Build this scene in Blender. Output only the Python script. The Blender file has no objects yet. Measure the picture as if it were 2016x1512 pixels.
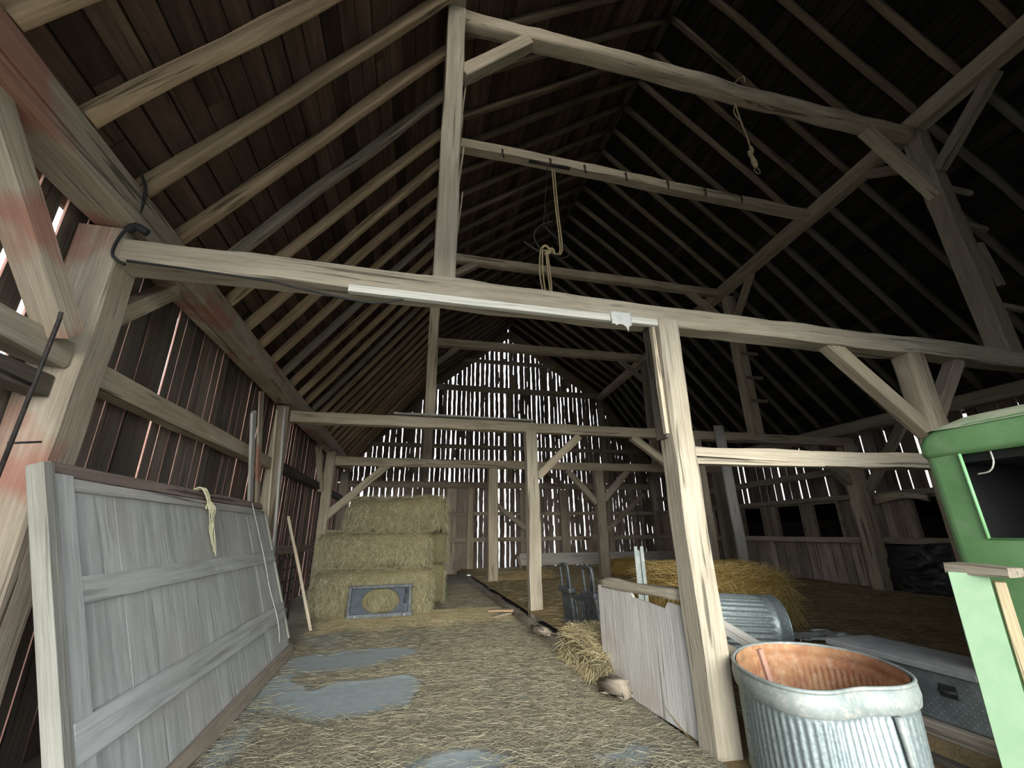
import bpy, bmesh, math, random
import numpy as np
from mathutils import Vector, Matrix, noise as mnoise

SC = bpy.context.scene
COL = SC.collection
RNG = random.Random(7)
NR = np.random.default_rng(11)

# ------------------------------------------------------------------ camera
cam_d = bpy.data.cameras.new('camera'); cam_d.sensor_width = 36.0
cam_d.lens = 841.8 / 2016 * 36.0; cam_d.clip_start = 0.05; cam_d.clip_end = 300
cam = bpy.data.objects.new('camera', cam_d); COL.objects.link(cam)
_r = Vector((0.97168842, -0.23597853, -0.01165111)); _u = -Vector((0.06609284, 0.31883331, -0.9455036)); _b = -Vector((0.22683331, 0.91796485, 0.32540313))
_m = Matrix((_r, _u, _b)).transposed().to_4x4(); _m.translation = (0, 0, 1.5)
cam.matrix_world = _m; SC.camera = cam

# ------------------------------------------------------------------ world, sun, exposure
W = bpy.data.worlds.new('overcast sky'); SC.world = W; W.use_nodes = True
wn = W.node_tree.nodes; wl = W.node_tree.links
bg = wn['Background']
tc = wn.new('ShaderNodeTexCoord'); sx = wn.new('ShaderNodeSeparateXYZ'); wl.new(tc.outputs['Generated'], sx.inputs[0])
wr = wn.new('ShaderNodeValToRGB'); wl.new(sx.outputs['Z'], wr.inputs[0])
wr.color_ramp.elements[0].position = 0.0; wr.color_ramp.elements[0].color = (0.95, 0.97, 1.0, 1)
wr.color_ramp.elements[1].position = 0.7; wr.color_ramp.elements[1].color = (0.66, 0.80, 1.0, 1)
wl.new(wr.outputs[0], bg.inputs['Color']); bg.inputs['Strength'].default_value = 3.6

sun_d = bpy.data.lights.new('hazy_sun', 'SUN'); sun_d.energy = 5.5; sun_d.angle = math.radians(42); sun_d.color = (0.98, 0.97, 0.88)
sun = bpy.data.objects.new('hazy_sun', sun_d); COL.objects.link(sun)
sun.rotation_euler = Vector((0.10, 1.0, -0.13)).to_track_quat('-Z', 'Y').to_euler()

por_d = bpy.data.lights.new('doorway_portal', 'AREA'); por_d.shape = 'RECTANGLE'; por_d.size = 5.8; por_d.size_y = 3.5
por_d.cycles.is_portal = True
por = bpy.data.objects.new('doorway_portal', por_d); COL.objects.link(por)
por.matrix_world = Matrix.Translation((1.0, -0.7, 1.75)) @ Vector((0, 1, 0)).to_track_quat('-Z', 'Z').to_matrix().to_4x4()

SC.view_settings.view_transform = 'Standard'; SC.view_settings.look = 'None'
SC.view_settings.exposure = 0.62; SC.view_settings.gamma = 1.0; SC.view_settings.use_curve_mapping = False
cy = SC.cycles
cy.use_denoising = True; cy.max_bounces = 8; cy.diffuse_bounces = 6; cy.glossy_bounces = 3; cy.transmission_bounces = 4
cy.caustics_reflective = False; cy.caustics_refractive = False; cy.sample_clamp_indirect = 6.0

# ------------------------------------------------------------------ materials
def _mat(name):
    m = bpy.data.materials.new(name); m.use_nodes = True
    nt = m.node_tree; b = nt.nodes['Principled BSDF']
    return m, nt, nt.nodes, nt.links, b
def _ramp(ns, stops):
    r = ns.new('ShaderNodeValToRGB'); e = r.color_ramp.elements
    e[0].position, e[0].color = stops[0][0], (*stops[0][1], 1)
    e[1].position, e[1].color = stops[-1][0], (*stops[-1][1], 1)
    for p, c in stops[1:-1]:
        n = e.new(p); n.color = (*c, 1)
    return r
def _noise(ns, ls, vec, scale, detail=4, rough=0.6, dist=0.0):
    n = ns.new('ShaderNodeTexNoise'); n.inputs['Scale'].default_value = scale
    n.inputs['Detail'].default_value = detail; n.inputs['Roughness'].default_value = rough; n.inputs['Distortion'].default_value = dist
    if vec is not None: ls.new(vec, n.inputs['Vector'])
    return n
def _mix(ns, ls, a, b, fac, mode='MIX'):
    n = ns.new('ShaderNodeMix'); n.data_type = 'RGBA'; n.blend_type = mode
    for sock, v in ((n.inputs[0], fac), (n.inputs[6], a), (n.inputs[7], b)):
        if isinstance(v, (int, float)): sock.default_value = v
        elif isinstance(v, tuple): sock.default_value = (*v, 1) if len(v) == 3 else v
        else: ls.new(v, sock)
    return n.outputs[2]
def _math(ns, ls, op, a, b=0.0):
    n = ns.new('ShaderNodeMath'); n.operation = op
    for s, v in ((n.inputs[0], a), (n.inputs[1], b)):
        if isinstance(v, (int, float)): s.default_value = v
        else: ls.new(v, s)
    return n.outputs[0]
def wood(name, dark, mid, light, axis=0, attr=False, stain=None, stain_amt=0.55, crack=0.75, var=0.35, bump=0.5, rough=0.9, fine=1.0):
    m, nt, ns, ls, b = _mat(name)
    tc = ns.new('ShaderNodeTexCoord')
    if attr:
        a = ns.new('ShaderNodeAttribute'); a.attribute_name = 'rnd'; rnd = a.outputs['Fac']
    else:
        oi = ns.new('ShaderNodeObjectInfo'); rnd = oi.outputs['Random']
    off = ns.new('ShaderNodeCombineXYZ')
    ls.new(_math(ns, ls, 'MULTIPLY', rnd, 91.0), off.inputs[0]); ls.new(_math(ns, ls, 'MULTIPLY', rnd, 57.0), off.inputs[1]); ls.new(_math(ns, ls, 'MULTIPLY', rnd, 133.0), off.inputs[2])
    add = ns.new('ShaderNodeVectorMath'); add.operation = 'ADD'; ls.new(tc.outputs['Object'], add.inputs[0]); ls.new(off.outputs[0], add.inputs[1])
    def mp(al, ac):
        p = ns.new('ShaderNodeMapping'); s = [ac, ac, ac]; s[axis] = al; p.inputs['Scale'].default_value = s
        ls.new(add.outputs[0], p.inputs['Vector']); return p.outputs[0]
    n1 = _noise(ns, ls, mp(0.8, 4.0), 1.0, 6, 0.62, 0.3)
    n2 = _noise(ns, ls, mp(1.6, 55.0 * fine), 1.0, 4, 0.65, 0.2)
    n3 = _noise(ns, ls, mp(0.7, 17.0 * fine), 1.0, 3, 0.55, 0.6)
    n4 = _noise(ns, ls, mp(1.3, 1.5), 1.0, 3, 0.5)
    r1 = _ramp(ns, [(0.2, dark), (0.5, mid), (0.8, light)]); ls.new(n1.outputs[0], r1.inputs[0])
    r2 = _ramp(ns, [(0.3, (0.74,) * 3), (0.62, (1.08,) * 3)]); ls.new(n2.outputs[0], r2.inputs[0])
    c = _mix(ns, ls, r1.outputs[0], r2.outputs[0], 1.0, 'MULTIPLY')
    r3 = _ramp(ns, [(0.33, (0.18,) * 3), (0.39, (1,) * 3)]); ls.new(n3.outputs[0], r3.inputs[0])
    c = _mix(ns, ls, c, r3.outputs[0], crack, 'MULTIPLY')
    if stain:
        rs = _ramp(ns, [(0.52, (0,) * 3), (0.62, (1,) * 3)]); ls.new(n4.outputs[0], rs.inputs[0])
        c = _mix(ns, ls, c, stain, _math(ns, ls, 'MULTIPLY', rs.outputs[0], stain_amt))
    v = _math(ns, ls, 'MULTIPLY_ADD', rnd, var)
    v.node.inputs[2].default_value = 1.0 - var / 2
    hs = ns.new('ShaderNodeHueSaturation'); ls.new(c, hs.inputs['Color']); ls.new(v, hs.inputs['Value'])
    ls.new(hs.outputs[0], b.inputs['Base Color']); b.inputs['Roughness'].default_value = rough
    b.inputs['Specular IOR Level'].default_value = 0.15
    bp = ns.new('ShaderNodeBump'); bp.inputs['Strength'].default_value = bump; bp.inputs['Distance'].default_value = 0.01
    h = _math(ns, ls, 'ADD', n2.outputs[0], r3.outputs[0]); ls.new(h, bp.inputs['Height']); ls.new(bp.outputs[0], b.inputs['Normal'])
    return m
def plain(name, c1, c2, scale=6.0, rough=0.6, metal=0.0, spec=0.4, bump=0.0, dirt=None, dirt_amt=0.5):
    m, nt, ns, ls, b = _mat(name)
    tc = ns.new('ShaderNodeTexCoord'); n = _noise(ns, ls, tc.outputs['Object'], scale, 6, 0.65)
    r = _ramp(ns, [(0.35, c1), (0.65, c2)]); ls.new(n.outputs[0], r.inputs[0]); c = r.outputs[0]
    if dirt:
        d = _noise(ns, ls, tc.outputs['Object'], scale * 2.7, 8, 0.75); rd = _ramp(ns, [(0.5, (0,) * 3), (0.68, (1,) * 3)]); ls.new(d.outputs[0], rd.inputs[0])
        c = _mix(ns, ls, c, dirt, _math(ns, ls, 'MULTIPLY', rd.outputs[0], dirt_amt))
    ls.new(c, b.inputs['Base Color']); b.inputs['Roughness'].default_value = rough; b.inputs['Metallic'].default_value = metal
    b.inputs['Specular IOR Level'].default_value = spec
    if bump:
        bp = ns.new('ShaderNodeBump'); bp.inputs['Strength'].default_value = bump; bp.inputs['Distance'].default_value = 0.01
        ls.new(n.outputs[0], bp.inputs['Height']); ls.new(bp.outputs[0], b.inputs['Normal'])
    return m
def straw_mat(name, cols):
    m, nt, ns, ls, b = _mat(name)
    a = ns.new('ShaderNodeAttribute'); a.attribute_name = 'rnd'
    n = len(cols); r = _ramp(ns, [(i / (n - 1), c) for i, c in enumerate(cols)]); ls.new(a.outputs['Fac'], r.inputs[0])
    ls.new(r.outputs[0], b.inputs['Base Color']); b.inputs['Roughness'].default_value = 0.7; b.inputs['Specular IOR Level'].default_value = 0.2
    return m
def chaff(name, cols, scale=38.0, bump=1.0):
    m, nt, ns, ls, b = _mat(name)
    tc = ns.new('ShaderNodeTexCoord')
    p = ns.new('ShaderNodeMapping'); p.inputs['Scale'].default_value = (1.0, 1.6, 1.6); ls.new(tc.outputs['Object'], p.inputs['Vector'])
    n = _noise(ns, ls, p.outputs[0], scale, 8, 0.8, 1.2); n2 = _noise(ns, ls, tc.outputs['Object'], 1.3, 4, 0.6)
    k = len(cols); r = _ramp(ns, [(0.28 + 0.44 * i / (k - 1), c) for i, c in enumerate(cols)]); ls.new(n.outputs[0], r.inputs[0])
    r2 = _ramp(ns, [(0.3, (0.7, 0.72, 0.75)), (0.7, (1.15, 1.1, 1.0))]); ls.new(n2.outputs[0], r2.inputs[0])
    c = _mix(ns, ls, r.outputs[0], r2.outputs[0], 1.0, 'MULTIPLY'); ls.new(c, b.inputs['Base Color'])
    b.inputs['Roughness'].default_value = 0.95; b.inputs['Specular IOR Level'].default_value = 0.1
    bp = ns.new('ShaderNodeBump'); bp.inputs['Strength'].default_value = bump; bp.inputs['Distance'].default_value = 0.03
    ls.new(n.outputs[0], bp.inputs['Height']); ls.new(bp.outputs[0], b.inputs['Normal'])
    return m

M_BEAM = wood('hewn timber', (0.30, 0.245, 0.175), (0.47, 0.395, 0.29), (0.62, 0.54, 0.42), var=0.18)
M_PALE = wood('pale worn timber', (0.288, 0.244, 0.180), (0.416, 0.364, 0.280), (0.512, 0.464, 0.380), var=0.1)
M_GLOW_STAIN = wood('timber with painted red glow and stain', (0.313, 0.258, 0.184), (0.460, 0.386, 0.294), (0.589, 0.515, 0.405), stain=(0.386, 0.092, 0.064), var=0.1)  # red glow on the left wall timbers painted in; real patches on one board
M_DIM = wood('grey brown timber', (0.20, 0.165, 0.125), (0.32, 0.27, 0.21), (0.44, 0.38, 0.30), var=0.25)
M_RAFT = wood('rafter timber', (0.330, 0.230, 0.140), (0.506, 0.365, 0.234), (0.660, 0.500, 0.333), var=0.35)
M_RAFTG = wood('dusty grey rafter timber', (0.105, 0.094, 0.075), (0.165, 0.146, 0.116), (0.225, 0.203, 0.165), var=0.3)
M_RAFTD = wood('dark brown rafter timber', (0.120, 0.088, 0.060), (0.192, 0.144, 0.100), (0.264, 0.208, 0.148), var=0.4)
M_EDGE = wood('bare grey edge wood', (0.213, 0.205, 0.172), (0.303, 0.295, 0.254), (0.377, 0.369, 0.328), axis=1, var=0.1, crack=0.5)
M_GREYB = wood('weathered grey board', (0.34, 0.33, 0.30), (0.47, 0.45, 0.41), (0.58, 0.56, 0.52), var=0.15)
M_REDB = wood('red brown board', (0.22, 0.09, 0.06), (0.38, 0.2, 0.14), (0.5, 0.33, 0.25), var=0.1)
M_RAIL = wood('faded reddish rail', (0.17, 0.13, 0.11), (0.29, 0.22, 0.19), (0.40, 0.33, 0.29), var=0.1)
M_DARKB = wood('dark board', (0.05, 0.042, 0.035), (0.09, 0.075, 0.06), (0.14, 0.12, 0.095))
M_DECKR = wood('shaded roof sheathing', (0.014, 0.013, 0.011), (0.027, 0.023, 0.019), (0.052, 0.044, 0.036), axis=1, attr=True, var=0.9, crack=0.5)  # darker copy of the sheathing, shade of the right slopes put into its colour
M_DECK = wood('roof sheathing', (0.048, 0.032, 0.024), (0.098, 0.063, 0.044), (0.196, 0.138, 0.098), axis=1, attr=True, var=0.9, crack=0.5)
M_SIDING = wood('barn siding', (0.098, 0.078, 0.065), (0.182, 0.150, 0.124), (0.312, 0.260, 0.215), axis=2, attr=True, var=0.7, stain=(0.260, 0.130, 0.091), stain_amt=0.25)
M_SIDE_LOW = wood('low siding', (0.208, 0.169, 0.137), (0.390, 0.319, 0.260), (0.572, 0.488, 0.403), axis=2, attr=True, var=0.8)
M_REDPAINT = plain('red barn paint', (0.30, 0.14, 0.10), (0.42, 0.24, 0.18), 3.0, 0.8, dirt=(0.5, 0.40, 0.33))
M_PLY = wood('whitewashed plywood', (0.400, 0.368, 0.336), (0.528, 0.504, 0.472), (0.608, 0.592, 0.560), axis=2, stain=(0.416, 0.304, 0.240), stain_amt=0.4, crack=0.35)
M_PANEL = wood('grey painted door boards', (0.371, 0.380, 0.355), (0.473, 0.481, 0.456), (0.574, 0.583, 0.557), axis=1, crack=0.12, fine=0.4, stain=(0.423, 0.396, 0.355), stain_amt=0.5, bump=0.25, var=0.05)
M_PANELX = wood('grey painted battens', (0.406, 0.406, 0.381), (0.504, 0.512, 0.488), (0.617, 0.617, 0.593), axis=0, crack=0.3, fine=0.6, bump=0.3, var=0.08)
M_WHITEB = wood('white painted strip', (0.561, 0.544, 0.484), (0.629, 0.612, 0.552), (0.680, 0.663, 0.612), crack=0.3, var=0.05)
M_GALV = plain('galvanised steel', (0.203, 0.255, 0.270), (0.352, 0.405, 0.413), 42.0, 0.42, 0.55, 0.5, 0.15, dirt=(0.375, 0.367, 0.323), dirt_amt=0.6)
M_GALVD = plain('dusty galvanised steel', (0.221, 0.262, 0.258), (0.328, 0.353, 0.328), 9.0, 0.6, 0.25, 0.4, 0.1, dirt=(0.541, 0.508, 0.435), dirt_amt=0.7)
M_RUST = plain('rusty tank lining', (0.315, 0.128, 0.068), (0.525, 0.300, 0.150), 5.0, 0.8, dirt=(0.562, 0.435, 0.315), dirt_amt=0.5)
M_STEEL = plain('grey steel', (0.45, 0.47, 0.48), (0.6, 0.62, 0.62), 12, 0.5, 0.6)
M_ALU = plain('dull aluminium', (0.36, 0.36, 0.37), (0.46, 0.46, 0.46), 7, 0.55, 0.5)
M_TREAD = plain('tread plate', (0.20, 0.22, 0.22), (0.30, 0.33, 0.33), 9, 0.4, 0.6)
M_TREADL = plain('tread bumps', (0.6, 0.62, 0.62), (0.75, 0.77, 0.77), 9, 0.35, 0.5)
M_BLKSTEEL = plain('black steel', (0.035, 0.04, 0.045), (0.085, 0.095, 0.10), 8, 0.5, 0.3, dirt=(0.22, 0.22, 0.20), dirt_amt=0.5)
M_BLUESTEEL = plain('blue grey steel', (0.028, 0.04, 0.055), (0.05, 0.068, 0.09), 8, 0.6, 0.1, dirt=(0.2, 0.2, 0.19), dirt_amt=0.3)
M_BLACK = plain('black rubber', (0.012, 0.012, 0.013), (0.03, 0.03, 0.03), 9, 0.6)
M_DARKIRON = plain('dark iron', (0.03, 0.026, 0.024), (0.07, 0.06, 0.055), 15, 0.6, 0.4)
M_TARP = plain('black plastic sheet', (0.018, 0.018, 0.02), (0.045, 0.045, 0.047), 3, 0.35)
M_GREEN = plain('green vehicle paint', (0.106, 0.225, 0.089), (0.157, 0.297, 0.128), 2.5, 0.4, dirt=(0.212, 0.306, 0.187), dirt_amt=0.6)
M_ROOFG = plain('dusty green roof paint', (0.28, 0.38, 0.22), (0.42, 0.45, 0.32), 7, 0.7, dirt=(0.5, 0.47, 0.38), dirt_amt=0.8)
M_PALEG = plain('pale green paint', (0.220, 0.346, 0.210), (0.265, 0.389, 0.245), 6, 0.6, dirt=(0.310, 0.367, 0.250), dirt_amt=0.5)
M_YELLOWW = wood('yellowish wood', (0.350, 0.280, 0.168), (0.462, 0.378, 0.238), (0.546, 0.469, 0.322))
M_CABIN = plain('dark cab lining', (0.004, 0.005, 0.004), (0.009, 0.010, 0.009), 5, 0.8)
M_ROPE = plain('hemp rope', (0.36, 0.27, 0.15), (0.52, 0.41, 0.25), 30, 0.9)
M_TWINE = plain('pale bale twine', (0.50, 0.48, 0.30), (0.68, 0.66, 0.46), 30, 0.9)
M_PLASTIC = plain('torn grey plastic', (0.50, 0.51, 0.49), (0.64, 0.65, 0.63), 20, 0.5)
M_BALE = chaff('bale core', [(0.144, 0.126, 0.072), (0.300, 0.264, 0.156), (0.456, 0.408, 0.264)], 45)
M_BALEG = straw_mat('bale stalks', [(0.240, 0.222, 0.126), (0.408, 0.372, 0.228), (0.516, 0.474, 0.300), (0.672, 0.624, 0.432)])
M_PILE = chaff('golden straw core', [(0.20, 0.12, 0.035), (0.42, 0.28, 0.09), (0.56, 0.40, 0.15)], 42)
M_PILEG = straw_mat('golden stalks', [(0.34, 0.22, 0.07), (0.52, 0.36, 0.12), (0.62, 0.46, 0.18), (0.72, 0.57, 0.27)])
M_STRAW = straw_mat('scattered stalks', [(0.190, 0.166, 0.114), (0.294, 0.257, 0.176), (0.399, 0.351, 0.237), (0.589, 0.532, 0.389)])
M_STRAWY = straw_mat('yellowish stalks', [(0.314, 0.246, 0.123), (0.470, 0.381, 0.202), (0.582, 0.493, 0.291), (0.717, 0.627, 0.403)])
M_LOFT = chaff('chaff covered boards', [(0.217, 0.155, 0.078), (0.419, 0.310, 0.163), (0.620, 0.480, 0.264)], 30)
M_GROUND = plain('gravel yard', (0.22, 0.21, 0.18), (0.32, 0.31, 0.27), 3, 0.95)

def floor_mat():
    m, nt, ns, ls, b = _mat('concrete drive under chaff')
    tc = ns.new('ShaderNodeTexCoord'); at = ns.new('ShaderNodeAttribute'); at.attribute_name = 'cover'
    p = ns.new('ShaderNodeMapping'); p.inputs['Scale'].default_value = (1.0, 1.5, 1.0); ls.new(tc.outputs['Object'], p.inputs['Vector'])
    n = _noise(ns, ls, p.outputs[0], 40, 9, 0.82, 1.4); n2 = _noise(ns, ls, tc.outputs['Object'], 9, 6, 0.7)
    r = _ramp(ns, [(0.30, (0.18, 0.16, 0.12)), (0.46, (0.29, 0.265, 0.195)), (0.58, (0.37, 0.34, 0.255)), (0.72, (0.47, 0.44, 0.345))]); ls.new(n.outputs[0], r.inputs[0])
    rc = _ramp(ns, [(0.3, (0.30, 0.345, 0.35)), (0.7, (0.40, 0.45, 0.455))]); ls.new(n2.outputs[0], rc.inputs[0])
    e = _math(ns, ls, 'ADD', at.outputs['Fac'], _math(ns, ls, 'MULTIPLY', _math(ns, ls, 'SUBTRACT', n.outputs[0], 0.5), 1.6))
    re = _ramp(ns, [(0.40, (0,) * 3), (0.60, (1,) * 3)]); ls.new(e, re.inputs[0])
    c = _mix(ns, ls, rc.outputs[0], r.outputs[0], re.outputs[0]); ls.new(c, b.inputs['Base Color'])
    b.inputs['Roughness'].default_value = 0.9; b.inputs['Specular IOR Level'].default_value = 0.25
    bp = ns.new('ShaderNodeBump'); bp.inputs['Strength'].default_value = 0.8; bp.inputs['Distance'].default_value = 0.02
    ls.new(_math(ns, ls, 'MULTIPLY', n.outputs[0], re.outputs[0]), bp.inputs['Height']); ls.new(bp.outputs[0], b.inputs['Normal'])
    return m
M_FLOOR = floor_mat()

# ------------------------------------------------------------------ object helpers
WM = {}   # own record of world matrices
def link(name, me, mat, M=None, parent=None):
    o = bpy.data.objects.new(name, me); COL.objects.link(o)
    if me is not None:
        for mm in (mat if isinstance(mat, (list, tuple)) else [mat]): me.materials.append(mm)
    M = M if M is not None else Matrix.Identity(4)
    if parent is not None:
        o.parent = parent; o.matrix_local = WM[parent].inverted() @ M
    else:
        o.matrix_world = M
    WM[o] = M
    return o
def tag(o, label=None, cat=None, group=None, kind=None):
    if label: o['label'] = label
    if cat: o['category'] = cat
    if group: o['group'] = group
    if kind: o['kind'] = kind
    return o
def thing(name, loc, label, cat, group=None, rz=0.0):
    M = Matrix.Translation(loc) @ Matrix.Rotation(rz, 4, 'Z')
    return tag(link(name, None, None, M), label, cat, group)
def mesh(name, vs, fs, smooth=False):
    me = bpy.data.meshes.new(name); me.from_pydata([tuple(v) for v in vs], [], fs); me.update()
    bm = bmesh.new(); bm.from_mesh(me); bmesh.ops.recalc_face_normals(bm, faces=bm.faces); bm.to_mesh(me); bm.free()
    if smooth:
        for p in me.polygons: p.use_smooth = True
    return me
def frame(p0, p1, up=None):
    p0, p1 = Vector(p0), Vector(p1); x = (p1 - p0).normalized()
    up = Vector(up) if up is not None else (Vector((0, 0, 1)) if abs(x.z) < 0.95 else Vector((0, -1, 0)))
    z = (up - x * up.dot(x)).normalized(); y = z.cross(x)
    M = Matrix((x, y, z)).transposed().to_4x4(); M.translation = p0
    return M, (p1 - p0).length
_seed = [0.0]
def beam(name, p0, p1, w, h, mat, label=None, cat=None, group=None, parent=None, up=None, hew=0.006, cham=0.12, bow=(0.0, 0.0), rnd=0.0, taper=0.0, seglen=0.22):
    """a timber from p0 to p1: w across, h along 'up'; hewn edges, optional bow and log-like rounding"""
    M, L = frame(p0, p1, up); _seed[0] += 13.7; s = _seed[0]
    n = max(2, min(60, int(L / seglen) + 1)); vs = []; fs = []
    K = 16 if rnd > 0 else 8
    for i in range(n + 1):
        t = i / n; sc = 1.0 - taper * t; bw = math.sin(math.pi * t)
        hw, hh = w / 2 * sc, h / 2 * sc; c = cham * min(hw, hh)
        if K == 8:
            ring = [(-hw + c, -hh), (hw - c, -hh), (hw, -hh + c), (hw, hh - c), (hw - c, hh), (-hw + c, hh), (-hw, hh - c), (-hw, -hh + c)]
        else:
            ring = []
            for k in range(K):
                a = 2 * math.pi * (k + 0.5) / K; ex = 2.0 / (2.0 + 4.0 * (1 - rnd))
                ring.append((hw * math.copysign(abs(math.cos(a)) ** ex, math.cos(a)), hh * math.copysign(abs(math.sin(a)) ** ex, math.sin(a))))
        for k, (y, z) in enumerate(ring):
            q = Vector((t * L * 2.2 + s, y * 9 + k * 0.7, z * 9)); d = mnoise.noise(q) * hew; e = mnoise.noise(q + Vector((31, 7, 3))) * hew
            f = mnoise.noise(Vector((t * L * 0.9 + s, 5.5, 0))) * hew * 1.6
            vs.append((t * L, y + d + f + bow[0] * bw, z + e + bow[1] * bw))
        if i:
            for k in range(K):
                a, b2 = (i - 1) * K + k, (i - 1) * K + (k + 1) % K
                fs.append((a, b2, b2 + K, a + K))
    fs.append(tuple(range(K))[::-1]); fs.append(tuple(range(n * K, n * K + K)))
    me = mesh(name, vs, fs, smooth=rnd > 0)
    o = link(name, me, mat, M, parent)
    return tag(o, label, cat, group)
def box_geo(lo, hi, vs, fs):
    k = len(vs)
    for x in (lo[0], hi[0]):
        for y in (lo[1], hi[1]):
            for z in (lo[2], hi[2]): vs.append((x, y, z))
    fs += [tuple(k + i for i in f) for f in ((0, 1, 3, 2), (4, 6, 7, 5), (0, 4, 5, 1), (2, 3, 7, 6), (0, 2, 6, 4), (1, 5, 7, 3))]
def boxes(name, lst, mat, label=None, cat=None, parent=None, M=None, bevel=0.0, kind=None, group=None):
    vs, fs = [], []
    for lo, hi in lst: box_geo(lo, hi, vs, fs)
    me = mesh(name, vs, fs)
    o = link(name, me, mat, M if M is not None else (WM[parent] if parent else None), parent)
    if bevel:
        bv = o.modifiers.new('bevel', 'BEVEL'); bv.width = bevel; bv.segments = 2; bv.limit_method = 'ANGLE'
    return tag(o, label, cat, group, kind)
def tube_geo(pts, r, K, vs, fs, closed=False):
    P = [Vector(p) for p in pts]; n = len(P); k0 = len(vs); prev = None
    for i in range(n):
        d = (P[(i + 1) % n if closed else min(i + 1, n - 1)] - P[(i - 1) % n if closed else max(i - 1, 0)]).normalized()
        if prev is None:
            a = d.orthogonal().normalized()
        else:
            a = (prev - d * prev.dot(d)).normalized()
        prev = a; b2 = d.cross(a); rr = r[i] if isinstance(r, (list, tuple)) else r
        for k in range(K):
            t = 2 * math.pi * k / K; vs.append(P[i] + a * (rr * math.cos(t)) + b2 * (rr * math.sin(t)))
    for i in range(n if closed else n - 1):
        for k in range(K):
            j = (i + 1) % n
            fs.append((k0 + i * K + k, k0 + i * K + (k + 1) % K, k0 + j * K + (k + 1) % K, k0 + j * K + k))
    if not closed:
        fs.append(tuple(k0 + k for k in range(K))[::-1]); fs.append(tuple(k0 + (n - 1) * K + k for k in range(K)))
def tubes(name, lines, mat, label=None, cat=None, parent=None, K=8, M=None, group=None):
    vs, fs = [], []
    for pts, r, *c in lines: tube_geo(pts, r, K, vs, fs, bool(c and c[0]))
    o = link(name, mesh(name, vs, fs, True), mat, M if M is not None else (WM[parent] if parent else None), parent)
    return tag(o, label, cat, group)
def spline(pts, n=6):
    P = [Vector(p) for p in pts]; P = [P[0]] + P + [P[-1]]; out = []
    for i in range(1, len(P) - 2):
        a, b2, c, d = P[i - 1:i + 3]
        for k in range(n):
            t = k / n; out.append(0.5 * ((2 * b2) + (c - a) * t + (2 * a - 5 * b2 + 4 * c - d) * t * t + (3 * b2 - a - 3 * c + d) * t ** 3))
    out.append(P[-2]); return out
def set_attr(me, nm, vals):
    a = me.attributes.new(nm, 'FLOAT', 'POINT'); a.data.foreach_set('value', np.asarray(vals, dtype=np.float32))
def boards(name, spans, U, V, N, O, thick, mats, label=None, wob=0.006, nseg=8, kind='structure', edge_red=False):
    """one mesh of separate boards. spans: (u0,u1,v0,v1[,v0b,v1b]) on the plane O + u*U + v*V; N is the outward normal"""
    vs, fs, rn, mi = [], [], [], []
    U, V, N, O = Vector(U), Vector(V), Vector(N), Vector(O); L = Matrix.Identity(4)
    for sp in spans:
        u0, u1, v0, v1 = sp[:4]; v0b, v1b = (sp[4], sp[5]) if len(sp) > 4 else (v0, v1)
        r = RNG.random(); k = len(vs); off = RNG.uniform(0, 0.012); s1, s2 = RNG.uniform(0, 99), RNG.uniform(0, 99)
        n = max(1, nseg)
        for i in range(n + 1):
            t = i / n; a = v0 + (v1 - v0) * t; b2 = v0b + (v1b - v0b) * t
            ua = u0 + (mnoise.noise(Vector((a * 1.1, s1, 0))) * 0.6 + mnoise.noise(Vector((a * 4.3, s1, 5))) * 0.6) * wob; ub = u1 + (mnoise.noise(Vector((b2 * 1.1, s2, 0))) * 0.6 + mnoise.noise(Vector((b2 * 4.3, s2, 5))) * 0.6) * wob
            for uu, vv in ((ua, a), (ub, b2)):
                for dn in (off, off + thick): vs.append(O + U * uu + V * vv + N * dn)
        rn += [r] * (4 * (n + 1))
        for i in range(n):
            j = k + 4 * i   # 0 a-in 1 a-out 2 b-in 3 b-out
            fs += [(j, j + 4, j + 6, j + 2), (j + 1, j + 3, j + 7, j + 5), (j, j + 1, j + 5, j + 4), (j + 2, j + 6, j + 7, j + 3)]; mi += [0, 1, 1, 1] if edge_red else [0, 0, 0, 0]
        j = k + 4 * n; fs += [(k, k + 2, k + 3, k + 1), (j, j + 1, j + 3, j + 2)]; mi += [0, 0]
    me = bpy.data.meshes.new(name); me.from_pydata([tuple(v) for v in vs], [], fs); me.update()
    set_attr(me, 'rnd', rn); me.polygons.foreach_set('material_index', mi)
    o = link(name, me, mats)
    return tag(o, label, None, None, kind)
def strand_arrays(P, D, L, Wd, bend):
    """thin bent stalks: triangular prisms of two segments; P root, D unit direction, bend a vector added at mid and tip"""
    n = len(P); A = np.cross(D, NR.normal(size=(n, 3))); A /= np.linalg.norm(A, axis=1)[:, None] + 1e-9; B = np.cross(D, A)
    vs = np.zeros((n, 9, 3))
    for i, t in enumerate((0.0, 0.5, 1.0)):
        c = P + D * (L * t)[:, None] + bend * (t * t) * L[:, None]
        for k in range(3):
            a = 2 * math.pi * k / 3; vs[:, i * 3 + k] = c + (A * math.cos(a) + B * math.sin(a)) * (Wd * (1.0 if i < 2 else 0.5))[:, None]
    base = np.array([[i * 3 + k, i * 3 + (k + 1) % 3, (i + 1) * 3 + (k + 1) % 3, (i + 1) * 3 + k] for i in range(2) for k in range(3)])
    fs = (base[None] + (np.arange(n) * 9)[:, None, None]).reshape(-1, 4)
    return vs.reshape(-1, 3), fs, np.repeat(NR.random(n), 9)
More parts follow.
